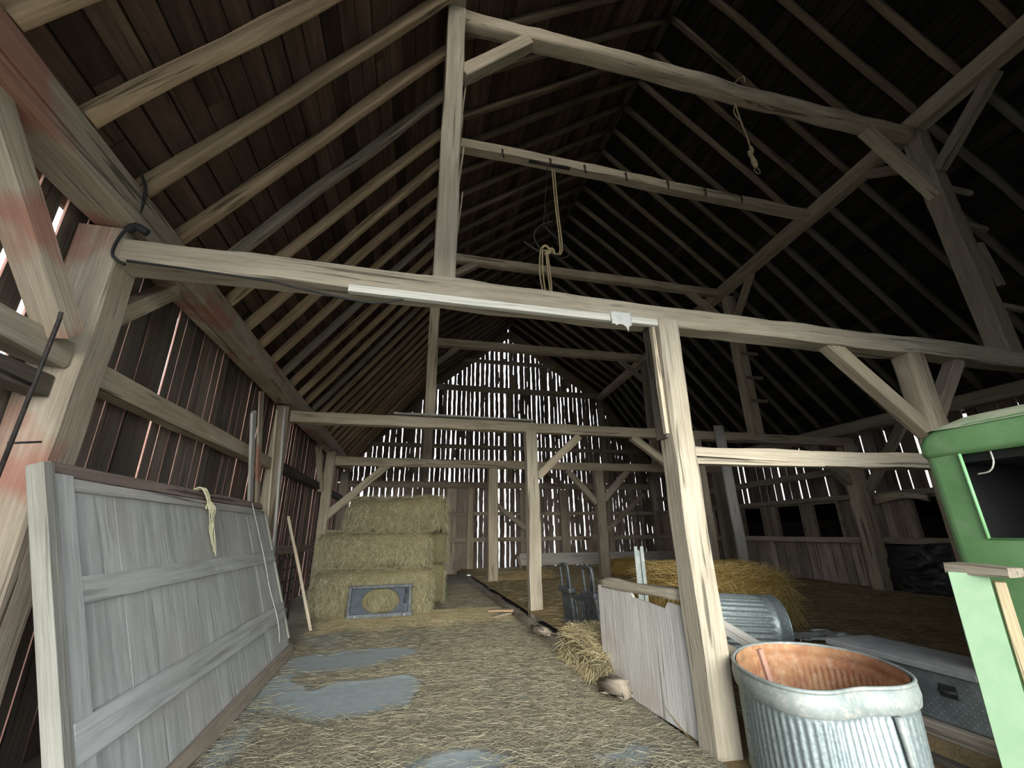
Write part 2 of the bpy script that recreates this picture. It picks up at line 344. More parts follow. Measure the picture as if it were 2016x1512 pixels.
def np_mesh(name, vs, fs, rnd, mi=None):
    me = bpy.data.meshes.new(name); me.vertices.add(len(vs)); me.vertices.foreach_set('co', np.asarray(vs, np.float32).ravel())
    me.loops.add(fs.size); me.loops.foreach_set('vertex_index', fs.ravel().astype(np.int32))
    me.polygons.add(len(fs)); me.polygons.foreach_set('loop_start', (np.arange(len(fs)) * 4).astype(np.int32))
    if mi is not None: me.polygons.foreach_set('material_index', np.asarray(mi, np.int32))
    me.update(calc_edges=True); set_attr(me, 'rnd', rnd); return me
ORD = ['first', 'second', 'third', 'fourth', 'fifth', 'sixth', 'seventh', 'eighth', 'ninth', 'tenth', 'eleventh', 'twelfth', 'thirteenth', 'fourteenth', 'fifteenth', 'sixteenth', 'seventeenth', 'eighteenth', 'nineteenth', 'twentieth', 'twenty-first', 'twenty-second', 'twenty-third', 'twenty-fourth', 'twenty-fifth', 'twenty-sixth', 'twenty-seventh', 'twenty-eighth', 'twenty-ninth', 'thirtieth']

# ------------------------------------------------------------------ the shell of the barn
YF, YB = -0.7, 17.45
def pxl(y): return 0.21 + 0.036 * (y - 3.2)      # left purlin line
def pxr(y): return 7.12 + 0.09 * (y - 3.2)       # right purlin line
RX, RZ, PZ = 4.1, 10.25, 7.22
def plx(y): return -2.2 + 0.006 * (y - 3.2)
PRX = 10.72
yg = boxes('ground', [((-40, -40, -0.3), (60, 70, -0.06))], M_GROUND, 'pale gravel ground outside the barn', kind='structure')

# drive floor with chaff cover attribute
def drive_floor():
    nx, ny = 80, 300; xs = np.linspace(-2.5, 2.2, nx); ys = np.linspace(YF, YB, ny)
    X, Y = np.meshgrid(xs, ys); Z = np.zeros_like(X); C = np.zeros_like(X)
    bare = [(-0.45, 5.05, 0.55, 0.42, -0.25), (-0.05, 5.3, 0.33, 0.3, 0.2), (-0.55, 6.5, 0.75, 0.42, 0.3), (0.5, 3.55, 0.35, 0.2, 0.1), (-1.0, 7.7, 0.35, 0.5, 0.0), (-1.15, 5.3, 0.2, 1.2, 0.0), (1.65, 3.35, 0.3, 0.18, 0), (0.1, 7.4, 0.8, 0.25, 0.2)]
    wts = [1.25, 1.25, 0.75, 0.6, 0.45, 0.5, 0.4, 0.3]
    for j in range(ny):
        for i in range(nx):
            x, y = X[j, i], Y[j, i]; c = 0.78 + 0.35 * mnoise.noise(Vector((x * 1.3, y * 1.3, 2))) + 0.2 * mnoise.noise(Vector((x * 4, y * 4, 7)))
            wx = x + 0.16 * mnoise.noise(Vector((x * 3, y * 3, 11))); wy = y + 0.2 * mnoise.noise(Vector((x * 3, y * 3, 17)))
            for (cx, cyy, rx, ry, an), w in zip(bare, wts):
                dx, dy = wx - cx, wy - cyy; ca, sa = math.cos(an), math.sin(an)
                d = math.hypot((dx * ca + dy * sa) / rx, (-dx * sa + dy * ca) / ry)
                if d < 1.25: c -= w * min(1, (1.25 - d) / 0.45)
            if y > 8.2: c += 0.3
            if x > 1.3: c += 0.15
            C[j, i] = c; Z[j, i] = 0.012 * max(0, min(1, c)) + 0.012 * mnoise.noise(Vector((x * 5, y * 5, 0))) * max(0, min(1, c))
    vs = np.stack([X, Y, Z], -1).reshape(-1, 3)
    idx = np.arange(nx * ny).reshape(ny, nx)
    fs = np.stack([idx[:-1, :-1], idx[:-1, 1:], idx[1:, 1:], idx[1:, :-1]], -1).reshape(-1, 4)
    me = np_mesh('floor', vs, fs, np.zeros(len(vs))); set_attr(me, 'cover', C.ravel())
    for p in me.polygons: p.use_smooth = True
    o = link('floor', me, M_FLOOR); tag(o, 'drive floor of grey concrete strewn with chaff', kind='structure')
    return xs, ys, C
FXS, FYS, FC = drive_floor()
def cover(x, y):
    i = int(np.clip((x - FXS[0]) / (FXS[1] - FXS[0]), 0, len(FXS) - 1)); j = int(np.clip((y - FYS[0]) / (FYS[1] - FYS[0]), 0, len(FYS) - 1)); return FC[j, i]
def loft_floor():
    nx, ny = 90, 170; xs = np.linspace(2.2, 10.9, nx); ys = np.linspace(YF, YB, ny); X, Y = np.meshgrid(xs, ys); Z = np.zeros_like(X)
    for j in range(ny):
        for i in range(nx):
            x, y = X[j, i], Y[j, i]; k = min(1, (x - 2.2) / 0.4) * (1 if y > 4 else max(0.1, (y - 2) / 2))
            Z[j, i] = 0.19 + (0.03 * mnoise.noise(Vector((x * 0.9, y * 0.9, 4))) + 0.02 * mnoise.noise(Vector((x * 3, y * 3, 8)))) * max(k, 0)
            st = max(min(1, max(0, (x - 3.38) / 0.1)), min(1, max(0, (y - 3.5) / 0.5))); Z[j, i] = Z[j, i] * st + 0.004 * (1 - st)
    vs = np.stack([X, Y, Z], -1).reshape(-1, 3); idx = np.arange(nx * ny).reshape(ny, nx)
    fs = np.stack([idx[:-1, :-1], idx[:-1, 1:], idx[1:, 1:], idx[1:, :-1]], -1).reshape(-1, 4)
    me = np_mesh('floor', vs, fs, np.zeros(len(vs)))
    for p in me.polygons: p.use_smooth = True
    tag(link('floor', me, M_LOFT), 'raised bay floor under trampled straw', kind='structure')
loft_floor()
beam('floor_edge_timber', (2.14, 4.35, 0.065), (2.14, 17.2, 0.065), 0.12, 0.14, M_DIM, 'weathered timber edging the raised bay floor along the drive', 'timber', hew=0.02)

# roof deck: boards along the barn, closed outside by a shingle layer
def roof(name, A, B, n, label, mat=None):
    vs, fs, rn = [], [], []
    nrm = (B(5) - A(5)).cross(Vector((0, 1, 0))).normalized()
    if nrm.z < 0: nrm = -nrm
    def quadbox(a0, a1, b0, b1, d0, d1, r):
        k = len(vs)
        for p in (a0, a1, b1, b0):
            vs.append(p + nrm * d0); vs.append(p + nrm * d1); rn.extend((r, r))
        fs.extend([(k, k + 6, k + 4, k + 2), (k + 1, k + 3, k + 5, k + 7), (k, k + 2, k + 3, k + 1), (k + 2, k + 4, k + 5, k + 3), (k + 4, k + 6, k + 7, k + 5), (k + 6, k, k + 1, k + 7)])
    for i in range(n):
        s0, s1 = (i + 0.03) / n, (i + 1 - RNG.uniform(0.03, 0.10)) / n; y = YF + RNG.uniform(-2.5, 0)
        while y < YB:
            y2 = y + RNG.uniform(2.4, 4.6); ya, yb2 = max(y, YF), min(y2 - 0.01, YB)
            if yb2 > ya:
                d = RNG.uniform(0.0, 0.012)
                P = lambda s, yy: A(yy).lerp(B(yy), s)
                quadbox(P(s0, ya), P(s1, ya), P(s0, yb2), P(s1, yb2), 0.075 + d, 0.105 + d, RNG.random())
            y = y2
    for i in range(24):
        ya, yb2 = YF + (YB - YF) * i / 24, YF + (YB - YF) * (i + 1) / 24
        quadbox(A(ya), B(ya), A(yb2), B(yb2), 0.13, 0.16, 0.3)
    me = bpy.data.meshes.new(name); me.from_pydata([tuple(v) for v in vs], [], fs); me.update(); set_attr(me, 'rnd', rn)
    tag(link(name, me, mat or M_DECK), label, kind='structure')
EL = lambda y: Vector((plx(y) - 0.28, y, 3.70)); BL = lambda y: Vector((pxl(y), y, PZ + 0.18))
RG = lambda y: Vector((RX, y, RZ)); BR = lambda y: Vector((pxr(y), y, PZ + 0.18)); ER = lambda y: Vector((PRX + 0.35, y, 3.62))
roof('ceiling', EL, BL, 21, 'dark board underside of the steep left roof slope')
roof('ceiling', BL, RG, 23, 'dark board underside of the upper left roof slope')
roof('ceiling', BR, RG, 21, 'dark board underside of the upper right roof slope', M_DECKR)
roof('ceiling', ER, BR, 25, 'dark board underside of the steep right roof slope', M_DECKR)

beam('ridge_cap', (RX, YF, RZ + 0.115), (RX, YB, RZ + 0.115), 0.6, 0.08, M_DARKB, 'dark board closing the ridge between the upper roof slopes', 'board')

# walls of boards with gaps
def span_walk(u0, u1, wlo, whi, gap):
    u = u0; out = []
    while u < u1:
        w = RNG.uniform(wlo, whi); out.append((u, min(u + w, u1))); u += w + gap(u)
    return out
def gl(y):
    if y < 3.3: return 0.055 if 2.55 < y < 3.1 else (0.02 if y > 1.8 else 0.002)
    if y < 8.0: return RNG.choice([0.002, 0.004, 0.008, 0.014, 0.016, 0.03])
    return RNG.choice([0.006, 0.012, 0.02, 0.03, 0.04])
boards('wall_left', [(a, b, 0.0, 3.86) for a, b in span_walk(YF, YB, 0.15, 0.27, gl)], (0, 1, 0), (0, 0, 1), (-1, 0, 0), (-2.44, 0, 0), 0.016, [M_SIDING, M_REDPAINT], 'left wall of dark vertical boards with daylight gaps', wob=0.009, nseg=10, edge_red=True)
def outline(x):
    if x < pxl(17): t = (x + 2.5) / (pxl(17) + 2.5); return 3.85 + t * (PZ + 0.22 - 3.85)
    if x < RX: t = (x - pxl(17)) / (RX - pxl(17)); return PZ + 0.22 + t * (RZ - PZ - 0.2)
    if x < pxr(17): t = (x - RX) / (pxr(17) - RX); return RZ + 0.02 - t * (RZ - PZ - 0.2)
    t = (x - pxr(17)) / (11.05 - pxr(17)); return PZ + 0.22 - t * (PZ + 0.22 - 3.7)
def gable_spans():
    out = []; u = -2.5
    while u < 11.0:
        w = RNG.uniform(0.13, 0.21); u1 = min(u + w, 11.0); za, zb = outline(u) + 0.12, outline(u1) + 0.12
        # boards change at the tie beam so that the slits above and below do not line up
        m = 3.3
        low = 0.0 if not (0.1 < u < 2.4) else 0.0
        out.append((u, u1 - RNG.uniform(0, 0.012), low, m, low, m))
        if min(za, zb) > 5.2:
            out.append((u + RNG.uniform(0, 0.012), u1, m + 0.02, 7.35, m + 0.02, 7.35) if min(za, zb) > 7.7 else (u, u1, m + 0.02, za, m + 0.02, zb))
            if min(za, zb) > 7.7: out.append((u + RNG.uniform(0, 0.02), u1, 7.37, za, 7.37, zb))
        else: out.append((u, u1, m + 0.02, max(za, m + 0.1), m + 0.02, max(zb, m + 0.1)))
        bright = 1.0 if u < 3.8 else (0.5 if u < 4.7 else (0.85 if u < 5.8 else (0.5 if u < 9 else 0.4)))
        u = u1 + (RNG.choice([0.015, 0.024, 0.032, 0.042, 0.06]) if RNG.random() < 0.9 * bright else 0.002)
    return out
boards('wall_back', gable_spans(), (1, 0, 0), (0, 0, 1), (0, 1, 0), (0, 17.42, 0), 0.022, [M_SIDING], 'far gable wall of vertical boards with bright slits', wob=0.034, nseg=30)
patch = []
for _ in range(150):
    x = RNG.uniform(-1.8, 10.5); z = RNG.uniform(0.3, max(0.6, outline(x) - 0.6)); ln = RNG.uniform(0.12, 0.7)
    patch.append((x, x + RNG.uniform(0.06, 0.2), z, min(z + ln, outline(x) - 0.1)))
boards('wall_back', patch, (1, 0, 0), (0, 0, 1), (0, 1, 0), (0, 17.47, 0), 0.015, [M_SIDING], 'scraps of board patching slits in the far gable wall', wob=0.02, nseg=4)
boards('wall_back', [(0.0, 0.95, 0.0, 2.55), (0.955, 1.6, 0.0, 2.45), (1.62, 2.0, 0.0, 3.2), (2.005, 2.42, 0.0, 3.2)], (1, 0, 0), (0, 0, 1), (0, 1, 0), (0, 17.36, 0), 0.02, [M_SIDE_LOW], 'brown board cladding low on the far gable wall', nseg=2)
def gr(y):
    if y < 5.5: return 0.012
    return RNG.choice([0.004, 0.004, 0.02, 0.035, 0.05]) if y > 9 else RNG.choice([0.005, 0.03, 0.07])
boards('wall_right', [(a, b, 2.12, 3.95) for a, b in span_walk(YF, YB, 0.17, 0.3, gr)], (0, 1, 0), (0, 0, 1), (1, 0, 0), (10.80, 0, 0), 0.018, [M_SIDING], 'right wall of dark vertical boards under the eaves', wob=0.01, nseg=6)
low = [(a, b, 0.1, 1.16) for a, b in span_walk(8.35, YB, 0.2, 0.4, lambda y: RNG.choice([0.004, 0.01, 0.02]))]
boards('wall_right', low, (0, 1, 0), (0, 0, 1), (1, 0, 0), (10.74, 0, 0), 0.02, [M_SIDE_LOW], 'brown grey planks along the foot of the right wall', wob=0.012, nseg=3)
wins = [(6.75, 7.3), (9.05, 9.75), (10.15, 10.95), (11.55, 12.3), (13.0, 13.6), (14.6, 15.3)]
mid = []; yy = 5.5
for a, b in wins: mid.append((yy, a)); yy = b
mid.append((yy, YB))
mids = []
for a, b in mid:
    for c, d in span_walk(a, b, 0.18, 0.32, lambda y: 0.004): mids.append((c, d, 1.2, 2.2))
boards('wall_right', mids, (0, 1, 0), (0, 0, 1), (1, 0, 0), (10.76, 0, 0), 0.02, [M_SIDE_LOW], 'brown boards between the small openings of the right wall', nseg=2)
boxes('wall_outer', [((13.6, YF, -0.05), (13.66, YB, 1.75)), ((10.7, YF - 0.06, -0.05), (13.66, YF, 2.2)), ((10.7, YB, -0.05), (13.66, YB + 0.06, 2.2))], M_DARKB, 'dark outer wall of the lean-to behind the openings', kind='structure')
LR = [Vector((10.78, YF, 2.16)), Vector((13.7, YF, 1.7)), Vector((13.7, YB, 1.7)), Vector((10.78, YB, 2.16))]
me = mesh('ceiling', LR + [v + Vector((0, 0, 0.05)) for v in LR], [(0, 3, 2, 1), (4, 5, 6, 7), (0, 1, 5, 4), (1, 2, 6, 5), (2, 3, 7, 6), (3, 0, 4, 7)])
tag(link('ceiling', me, M_DARKB), 'dark lean-to roof behind the right wall', kind='structure')
for i, (a, b) in enumerate(wins):
    t, z0, z1, w = 0.035, 1.24, 2.08, 0.055
    boxes('window_%d' % (i + 1), [((10.70, a - w, z0 - w), (10.76, b + w, z0)), ((10.70, a - w, z1), (10.76, b + w, z1 + w)), ((10.70, a - w, z0), (10.76, a, z1)), ((10.70, b, z0), (10.76, b + w, z1))], M_DIM, 'unglazed dark opening with a thin wooden frame, %s back along the right wall' % ORD[i], kind='structure')
fr = [(u, min(u + 0.25, 11.0), z0, outline(u), z0, outline(min(u + 0.25, 11.0))) for u in np.arange(-2.5, 11.0, 0.255) for z0 in [0.0 if (u < -2.1 or u > 3.85) else 3.5] if outline(u) > z0 + 0.05]
boards('wall_front', fr, (1, 0, 0), (0, 0, 1), (0, -1, 0), (0, YF, 0), 0.03, [M_SIDING], 'front gable wall of boards around the open doorway', nseg=2)

# ------------------------------------------------------------------ rafters
ys = [1.41 + 0.582 * i for i in range(27)]
G1, G2, G3, G4 = 'rafters of the left lower roof', 'rafters of the left upper roof', 'rafters of the right upper roof', 'rafters of the right lower roof'
for i, y in enumerate(ys):
    j = lambda a=0.02: RNG.uniform(-a, a)
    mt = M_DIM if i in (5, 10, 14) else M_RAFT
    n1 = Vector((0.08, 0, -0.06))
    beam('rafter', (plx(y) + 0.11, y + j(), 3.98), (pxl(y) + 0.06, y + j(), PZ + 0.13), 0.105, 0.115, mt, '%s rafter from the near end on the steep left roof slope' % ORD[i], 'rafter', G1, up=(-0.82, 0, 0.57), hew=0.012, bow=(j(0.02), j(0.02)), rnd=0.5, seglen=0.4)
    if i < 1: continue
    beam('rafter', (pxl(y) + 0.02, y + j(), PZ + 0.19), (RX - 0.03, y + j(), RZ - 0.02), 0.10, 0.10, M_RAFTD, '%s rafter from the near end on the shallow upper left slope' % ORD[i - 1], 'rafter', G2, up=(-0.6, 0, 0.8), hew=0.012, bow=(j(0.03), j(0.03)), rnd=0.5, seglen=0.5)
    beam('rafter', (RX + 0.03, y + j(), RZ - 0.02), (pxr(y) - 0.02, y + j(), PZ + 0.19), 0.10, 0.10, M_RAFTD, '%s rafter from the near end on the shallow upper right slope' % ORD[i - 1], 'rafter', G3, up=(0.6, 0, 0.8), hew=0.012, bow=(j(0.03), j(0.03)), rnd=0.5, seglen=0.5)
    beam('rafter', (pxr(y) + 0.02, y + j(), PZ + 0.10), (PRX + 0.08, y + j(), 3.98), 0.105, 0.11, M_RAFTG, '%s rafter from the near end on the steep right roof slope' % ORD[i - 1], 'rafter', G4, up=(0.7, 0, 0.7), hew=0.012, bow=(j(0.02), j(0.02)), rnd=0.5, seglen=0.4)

# ------------------------------------------------------------------ long timbers
beam('wall_plate', (plx(YF), YF, 3.79), (plx(YB), YB, 3.86), 0.30, 0.30, M_GLOW_STAIN, 'heavy plate beam along the top of the left wall', 'beam')
beam('wall_plate', (PRX, YF, 3.83), (PRX, YB, 3.83), 0.26, 0.26, M_DIM, 'plate beam along the top of the right wall', 'beam')
beam('purlin', (pxl(YF), YF, PZ), (pxl(YB), YB, PZ), 0.2, 0.22, M_DIM, 'purlin beam carried on the left row of upper posts', 'beam')
beam('purlin', (pxr(YF), YF, PZ), (pxr(YB), YB, PZ), 0.24, 0.24, M_BEAM, 'purlin beam carried on the right row of upper posts', 'beam')

V = (0, -1, 0)
def post(x, y, z0, z1, w, d, mat, label, **k): return beam('post', (x, y, z0), (x, y, z1), w, d, mat, label, 'post', up=V, **k)
def brace(p, q, w, d, mat, label, up=V, **k): return beam('brace', p, q, w, d, mat, label, 'brace', up=up, **k)
# --- near frame
LP = post(-2.27, 3.33, 0, 3.64, 0.30, 0.26, M_GLOW_STAIN, 'big near left wall post with a painted-on red glow behind the grey door', hew=0.012)
T1 = beam('tie_beam', (-2.12, 3.3, 3.465), (10.55, 3.3, 3.40), 0.20, 0.205, M_PALE, 'long pale hewn tie beam crossing the near frame with the white strip', 'beam', hew=0.022, seglen=0.2)
post(0.215, 3.32, 3.57, 7.12, 0.19, 0.2, M_PALE, 'tall upper post standing on the near tie beam left of centre', hew=0.01)
beam('upper_beam', (0.31, 3.32, 7.08), (7.1, 3.32, 7.06), 0.2, 0.2, M_BEAM, 'bowed log beam joining the near upper posts high under the roof', 'beam', rnd=0.55, hew=0.03, bow=(0, -0.06))
RP = post(7.16, 3.32, 3.5, 7.12, 0.26, 0.22, M_DIM, 'thick upper post at far right of the near tie beam with step cleats', hew=0.012)
for z, dx in ((6.02, 0.0), (5.4, 0.02), (4.14, 0.06)):
    beam('cleat', (7.22, 3.23, z + 0.02), (7.62, 3.21, z - 0.01), 0.05, 0.07, M_DIM, parent=RP)
beam('cleat', (7.42, 3.25, 5.15), (7.5, 3.25, 4.5), 0.09, 0.05, M_DIM, parent=RP, up=V)
brace((0.3, 3.32, 6.16), (1.06, 3.32, 6.96), 0.15, 0.15, M_BEAM, 'short diagonal brace from near left upper post to log beam')
brace((6.13, 3.32, 6.95), (7.1, 3.32, 5.96), 0.16, 0.15, M_BEAM, 'diagonal brace from log beam down to near right upper post')
brace((7.18, 3.22, 6.35), (7.12, 2.33, 7.10), 0.14, 0.14, M_DIM, 'brace rising toward the viewer from near right post to purlin', up=(1, 0, 0))
brace((7.18, 3.43, 6.62), (7.22, 4.05, 7.10), 0.13, 0.13, M_DIM, 'brace rising away from near right post to purlin', up=(1, 0, 0))
MP = post(2.29, 3.25, 0.0, 3.36, 0.205, 0.24, M_PALE, 'worn pale main post in the foreground between gate and tank', hew=0.02, cham=0.2)
beam('plank', (2.175, 3.29, 2.25), (2.165, 3.29, 3.34), 0.025, 0.16, M_DARKB, 'dark plank nailed to the left face of the main post', 'plank', up=V)
beam('plank', (2.165, 3.22, 2.28), (2.155, 3.22, 3.34), 0.03, 0.05, M_BEAM, 'narrow split lath beside the dark plank on the main post', 'plank', up=V)
post(5.46, 3.31, 0.19, 3.36, 0.26, 0.22, M_BEAM, 'short thick post under the right part of the near tie beam behind the green cab', hew=0.015, rnd=0.3)
brace((4.3, 3.31, 3.40), (5.36, 3.31, 2.44), 0.16, 0.13, M_BEAM, 'long diagonal brace from near tie beam to the post behind the green cab')
brace((5.56, 3.31, 2.62), (6.2, 3.31, 3.34), 0.14, 0.13, M_DIM, 'short dim brace rising right from the post behind the green cab')
G = beam('cross_rail', (2.4, 3.27, 2.105), (5.33, 3.27, 2.115), 0.14, 0.145, M_PALE, 'pale rail between the main post and the post behind the green cab', 'rail', hew=0.016)
beam('lath', (2.24, 3.145, 2.115), (3.35, 3.185, 2.085), 0.022, 0.05, M_PALE, parent=G)
beam('lath', (2.4, 3.187, 2.045), (3.75, 3.187, 2.05), 0.018, 0.04, M_PALE, parent=G)
# --- second frame
post(-2.19, 8.1, 0, 3.64, 0.22, 0.22, M_BEAM, 'second left wall post with loose boards leaning on it')
beam('tie_beam', (-2.05, 8.1, 3.465), (10.5, 8.1, 3.44), 0.2, 0.20, M_BEAM, 'second tie beam across the barn with a loose board on top', 'beam', hew=0.015)
beam('loose_board', (-0.3, 8.04, 3.60), (2.4, 8.04, 3.585), 0.2, 0.03, M_GREYB, 'thin grey board lying on top of the second tie beam', 'board')
post(0.36, 8.1, 3.57, 7.12, 0.2, 0.2, M_BEAM, 'left upper post of the second frame above the tie beam')
R2 = post(7.78, 8.1, 3.55, 7.12, 0.28, 0.22, M_BEAM, 'right upper post of the second frame with step cleats')
for z in (5.52, 4.9, 4.32): beam('cleat', (7.72, 7.97, z), (8.16, 7.96, z), 0.05, 0.07, M_DIM, parent=R2)
beam('upper_beam', (0.47, 8.1, 7.22), (7.62, 8.1, 7.2), 0.2, 0.2, M_BEAM, 'upper beam joining the second pair of upper posts', 'beam', rnd=0.4, hew=0.015)
brace((0.46, 8.1, 6.6), (1.22, 8.1, 7.14), 0.14, 0.14, M_DIM, 'short brace at left end of the second upper beam')
brace((6.6, 8.1, 7.14), (7.66, 8.1, 6.3), 0.14, 0.14, M_BEAM, 'diagonal brace at right end of the second upper beam')
brace((7.72, 7.98, 6.35), (7.5, 7.0, 7.12), 0.13, 0.13, M_BEAM, 'brace from second right upper post toward the viewer to purlin', up=(1, 0, 0))
brace((7.78, 8.22, 6.4), (7.66, 9.1, 7.12), 0.13, 0.13, M_DIM, 'brace from second right upper post away to purlin', up=(1, 0, 0))
post(2.375, 8.1, 0.02, 3.36, 0.225, 0.22, M_PALE, 'pale free standing post at mid barn carrying the second tie beam', hew=0.014)
brace((2.48, 8.1, 2.5), (3.4, 8.1, 3.32), 0.15, 0.13, M_BEAM, 'brace rising right from the mid barn post to the second tie beam')
brace((4.6, 8.1, 3.36), (5.9, 8.1, 2.45), 0.15, 0.13, M_BEAM, 'brace falling right from the second tie beam behind the main post')
post(6.1, 8.1, 0.17, 3.36, 0.25, 0.22, M_DIM, 'grey post of the second frame right of the main post')
beam('standing_plank', (6.72, 7.9, 0.17), (6.66, 7.93, 3.66), 0.22, 0.05, M_GREYB, 'tall grey plank standing against the second tie beam', 'plank', up=V)
post(10.38, 8.12, 0.16, 3.36, 0.36, 0.26, M_BEAM, 'thick right wall post of the second frame', hew=0.018)
brace((10.22, 8.12, 2.5), (9.3, 8.12, 3.36), 0.2, 0.15, M_DIM, 'curved dim brace from right wall post to second tie beam', bow=(0, -0.08))
brace((10.5, 7.98, 2.3), (10.62, 6.9, 3.7), 0.16, 0.16, M_DIM, 'dim brace from right wall post forward up to the plate', up=(1, 0, 0))
brace((10.5, 8.27, 2.3), (10.62, 9.4, 3.7), 0.16, 0.16, M_DIM, 'dim brace from right wall post back up to the plate', up=(1, 0, 0))
# --- roof cross beam with hay track hooks
CB = beam('cross_beam', (pxl(5.2) + 0.1, 5.2, 7.28), (pxr(5.2) - 0.08, 5.2, 7.2), 0.16, 0.17, M_BEAM, 'straight cross beam with black hooks between near and second frames', 'beam', hew=0.01)
for k, x in enumerate((1.15, 1.95, 2.55, 3.3, 4.1, 4.85, 5.6)):
    tubes('hook', [(spline([(x, 5.11, 7.27), (x, 5.07, 7.2), (x, 5.08, 7.13), (x + 0.03, 5.12, 7.12)], 4), 0.012)], M_DARKIRON, parent=CB, K=6, M=Matrix.Identity(4))
# --- third frame
post(-2.06, 12.8, 0, 3.66, 0.24, 0.24, M_BEAM, 'third left wall post behind the hay bales')
beam('tie_beam', (-1.93, 12.8, 3.4), (10.5, 12.8, 3.42), 0.2, 0.24, M_BEAM, 'third tie beam across the barn above the hay bales', 'beam', hew=0.015)
post(0.56, 12.8, 3.53, 7.12, 0.26, 0.22, M_DIM, 'left upper post of the third frame against the bright gable')
post(8.1, 12.8, 3.54, 7.12, 0.26, 0.22, M_DIM, 'right upper post of the third frame')
beam('upper_beam', (0.7, 12.8, 7.28), (7.97, 12.8, 7.34), 0.22, 0.26, M_BEAM, 'upper beam of the third frame crossing before the gable peak', 'beam')
brace((0.65, 12.8, 6.5), (1.4, 12.8, 7.2), 0.16, 0.14, M_DIM, 'short brace at left end of the third upper beam')
brace((7.1, 12.8, 7.24), (8.05, 12.8, 6.45), 0.16, 0.14, M_DIM, 'short brace at right end of the third upper beam')
brace((-0.5, 12.78, 3.36), (-2.0, 12.78, 1.92), 0.2, 0.14, M_BEAM, 'long brace from third tie beam down to left wall over the hay bales')
post(2.53, 12.8, 0.0, 3.28, 0.28, 0.24, M_BEAM, 'dark grained post of the third frame left of the mid barn post')
post(5.95, 12.8, 0.17, 3.3, 0.28, 0.24, M_DIM, 'post of the third frame flanked by a pair of braces')
brace((4.9, 12.8, 3.3), (5.83, 12.8, 2.3), 0.18, 0.14, M_DIM, 'left one of two braces on the third frame post')
brace((7.0, 12.8, 3.3), (6.07, 12.8, 2.4), 0.18, 0.14, M_DIM, 'right one of two braces on the third frame post')
post(10.38, 12.8, 0.16, 3.3, 0.3, 0.24, M_DIM, 'right wall post of the third frame')
# --- gable framing
for z, h, w in ((1.2, 0.16, 'lowest rail on the far gable wall'), (2.16, 0.14, 'second rail up on the far gable wall'), (3.25, 0.24, 'thick rail at tie beam height on the far gable wall'), (4.78, 0.16, 'fourth rail up on the far gable wall'), (7.3, 0.24, 'rail at purlin height on the far gable wall'), (8.6, 0.15, 'topmost rail near the peak of the far gable wall')):
    hw = {7.3: (0.75, 8.2), 8.6: (2.1, 6.3), 4.78: (-1.4, 10.0)}.get(z, (-2.1, 10.6))
    beam('wall_rail', (hw[0], 17.31, z), (hw[1], 17.31, z), 0.14, h, M_DIM, w, 'rail')
for x, z0, z1, w, l in ((2.53, 0, 3.13, 0.25, 'narrow pale post at the far gable right of the hay'), (4.6, 0.17, 3.1, 0.14, 'thin stud at the far gable behind the mid barn post'), (6.4, 0.17, 3.1, 0.32, 'wide post at the centre of the far gable'), (8.4, 0.17, 3.1, 0.2, 'stud at right of the far gable'), (0.75, 3.38, 7.15, 0.24, 'left upper post on the far gable'), (4.1, 3.38, 7.15, 0.2, 'centre upper stud on the far gable'), (8.35, 3.38, 7.15, 0.24, 'right upper post on the far gable')):
    post(x, 17.22 if w > 0.15 else 17.3, z0, z1, w, 0.14, M_BEAM if x == 2.53 else M_DIM, l)
brace((3.2, 17.15, 2.75), (4.7, 17.15, 1.6), 0.2, 0.1, M_DIM, 'long dark brace on the far gable left of the mid barn post')
brace((8.1, 17.1, 1.4), (10.0, 17.1, 2.95), 0.2, 0.1, M_DIM, 'long brace rising right on the far gable')
brace((6.6, 17.15, 3.1), (5.6, 17.15, 3.9), 0.16, 0.1, M_DIM, 'short brace above the tie rail on the far gable')
for k, (a, b2, l) in enumerate((((-2.25, 3.95), (pxl(17) - 0.02, PZ - 0.05), 'left lower slope'), ((pxl(17), PZ - 0.02), (RX, RZ - 0.22), 'left upper slope'), ((RX, RZ - 0.22), (pxr(17), PZ - 0.02), 'right upper slope'), ((pxr(17), PZ - 0.05), (10.75, 3.9), 'right lower slope'))):
    beam('end_rafter', (a[0], 17.34, a[1] + 0.08), (b2[0], 17.34, b2[1] + 0.08), 0.1, 0.46, M_RAFTD, 'end rafter against the far gable boards on the ' + l, 'rafter')
post(-2.22, 17.28, 0, 3.7, 0.3, 0.2, M_DIM, 'corner post where the left wall meets the far gable')
post(10.6, 17.28, 0, 3.7, 0.3, 0.2, M_DIM, 'corner post where the right wall meets the far gable')
# --- left wall framing
X = -2.28
beam('wall_rail', (X, 3.46, 2.60), (X, 7.98, 2.62), 0.18, 0.18, M_BEAM, 'rail on the left wall between the first two posts', 'rail', hew=0.012)
beam('wall_rail', (X, 8.22, 2.66), (X, 12.66, 2.70), 0.16, 0.17, M_DARKB, 'dark rail on the left wall between second and third posts', 'rail')
beam('wall_rail', (X, 8.22, 1.22), (X, 12.66, 1.16), 0.16, 0.15, M_DIM, 'low rail on the left wall behind the leaning plank', 'rail')
beam('wall_rail', (X, 12.94, 2.7), (X, 17.2, 2.72), 0.16, 0.17, M_DARKB, 'rail on the left wall behind the hay bales', 'rail')
beam('wall_rail', (X, YF + 0.05, 2.60), (X + 0.02, 3.18, 2.62), 0.2, 0.17, M_PALE, 'pale notched rail on the left wall at the picture edge', 'rail', hew=0.014)
beam('wall_rail', (X, YF + 0.05, 2.37), (X, 3.18, 2.40), 0.12, 0.14, M_DARKB, 'dark rail just under the pale rail at the picture edge', 'rail')
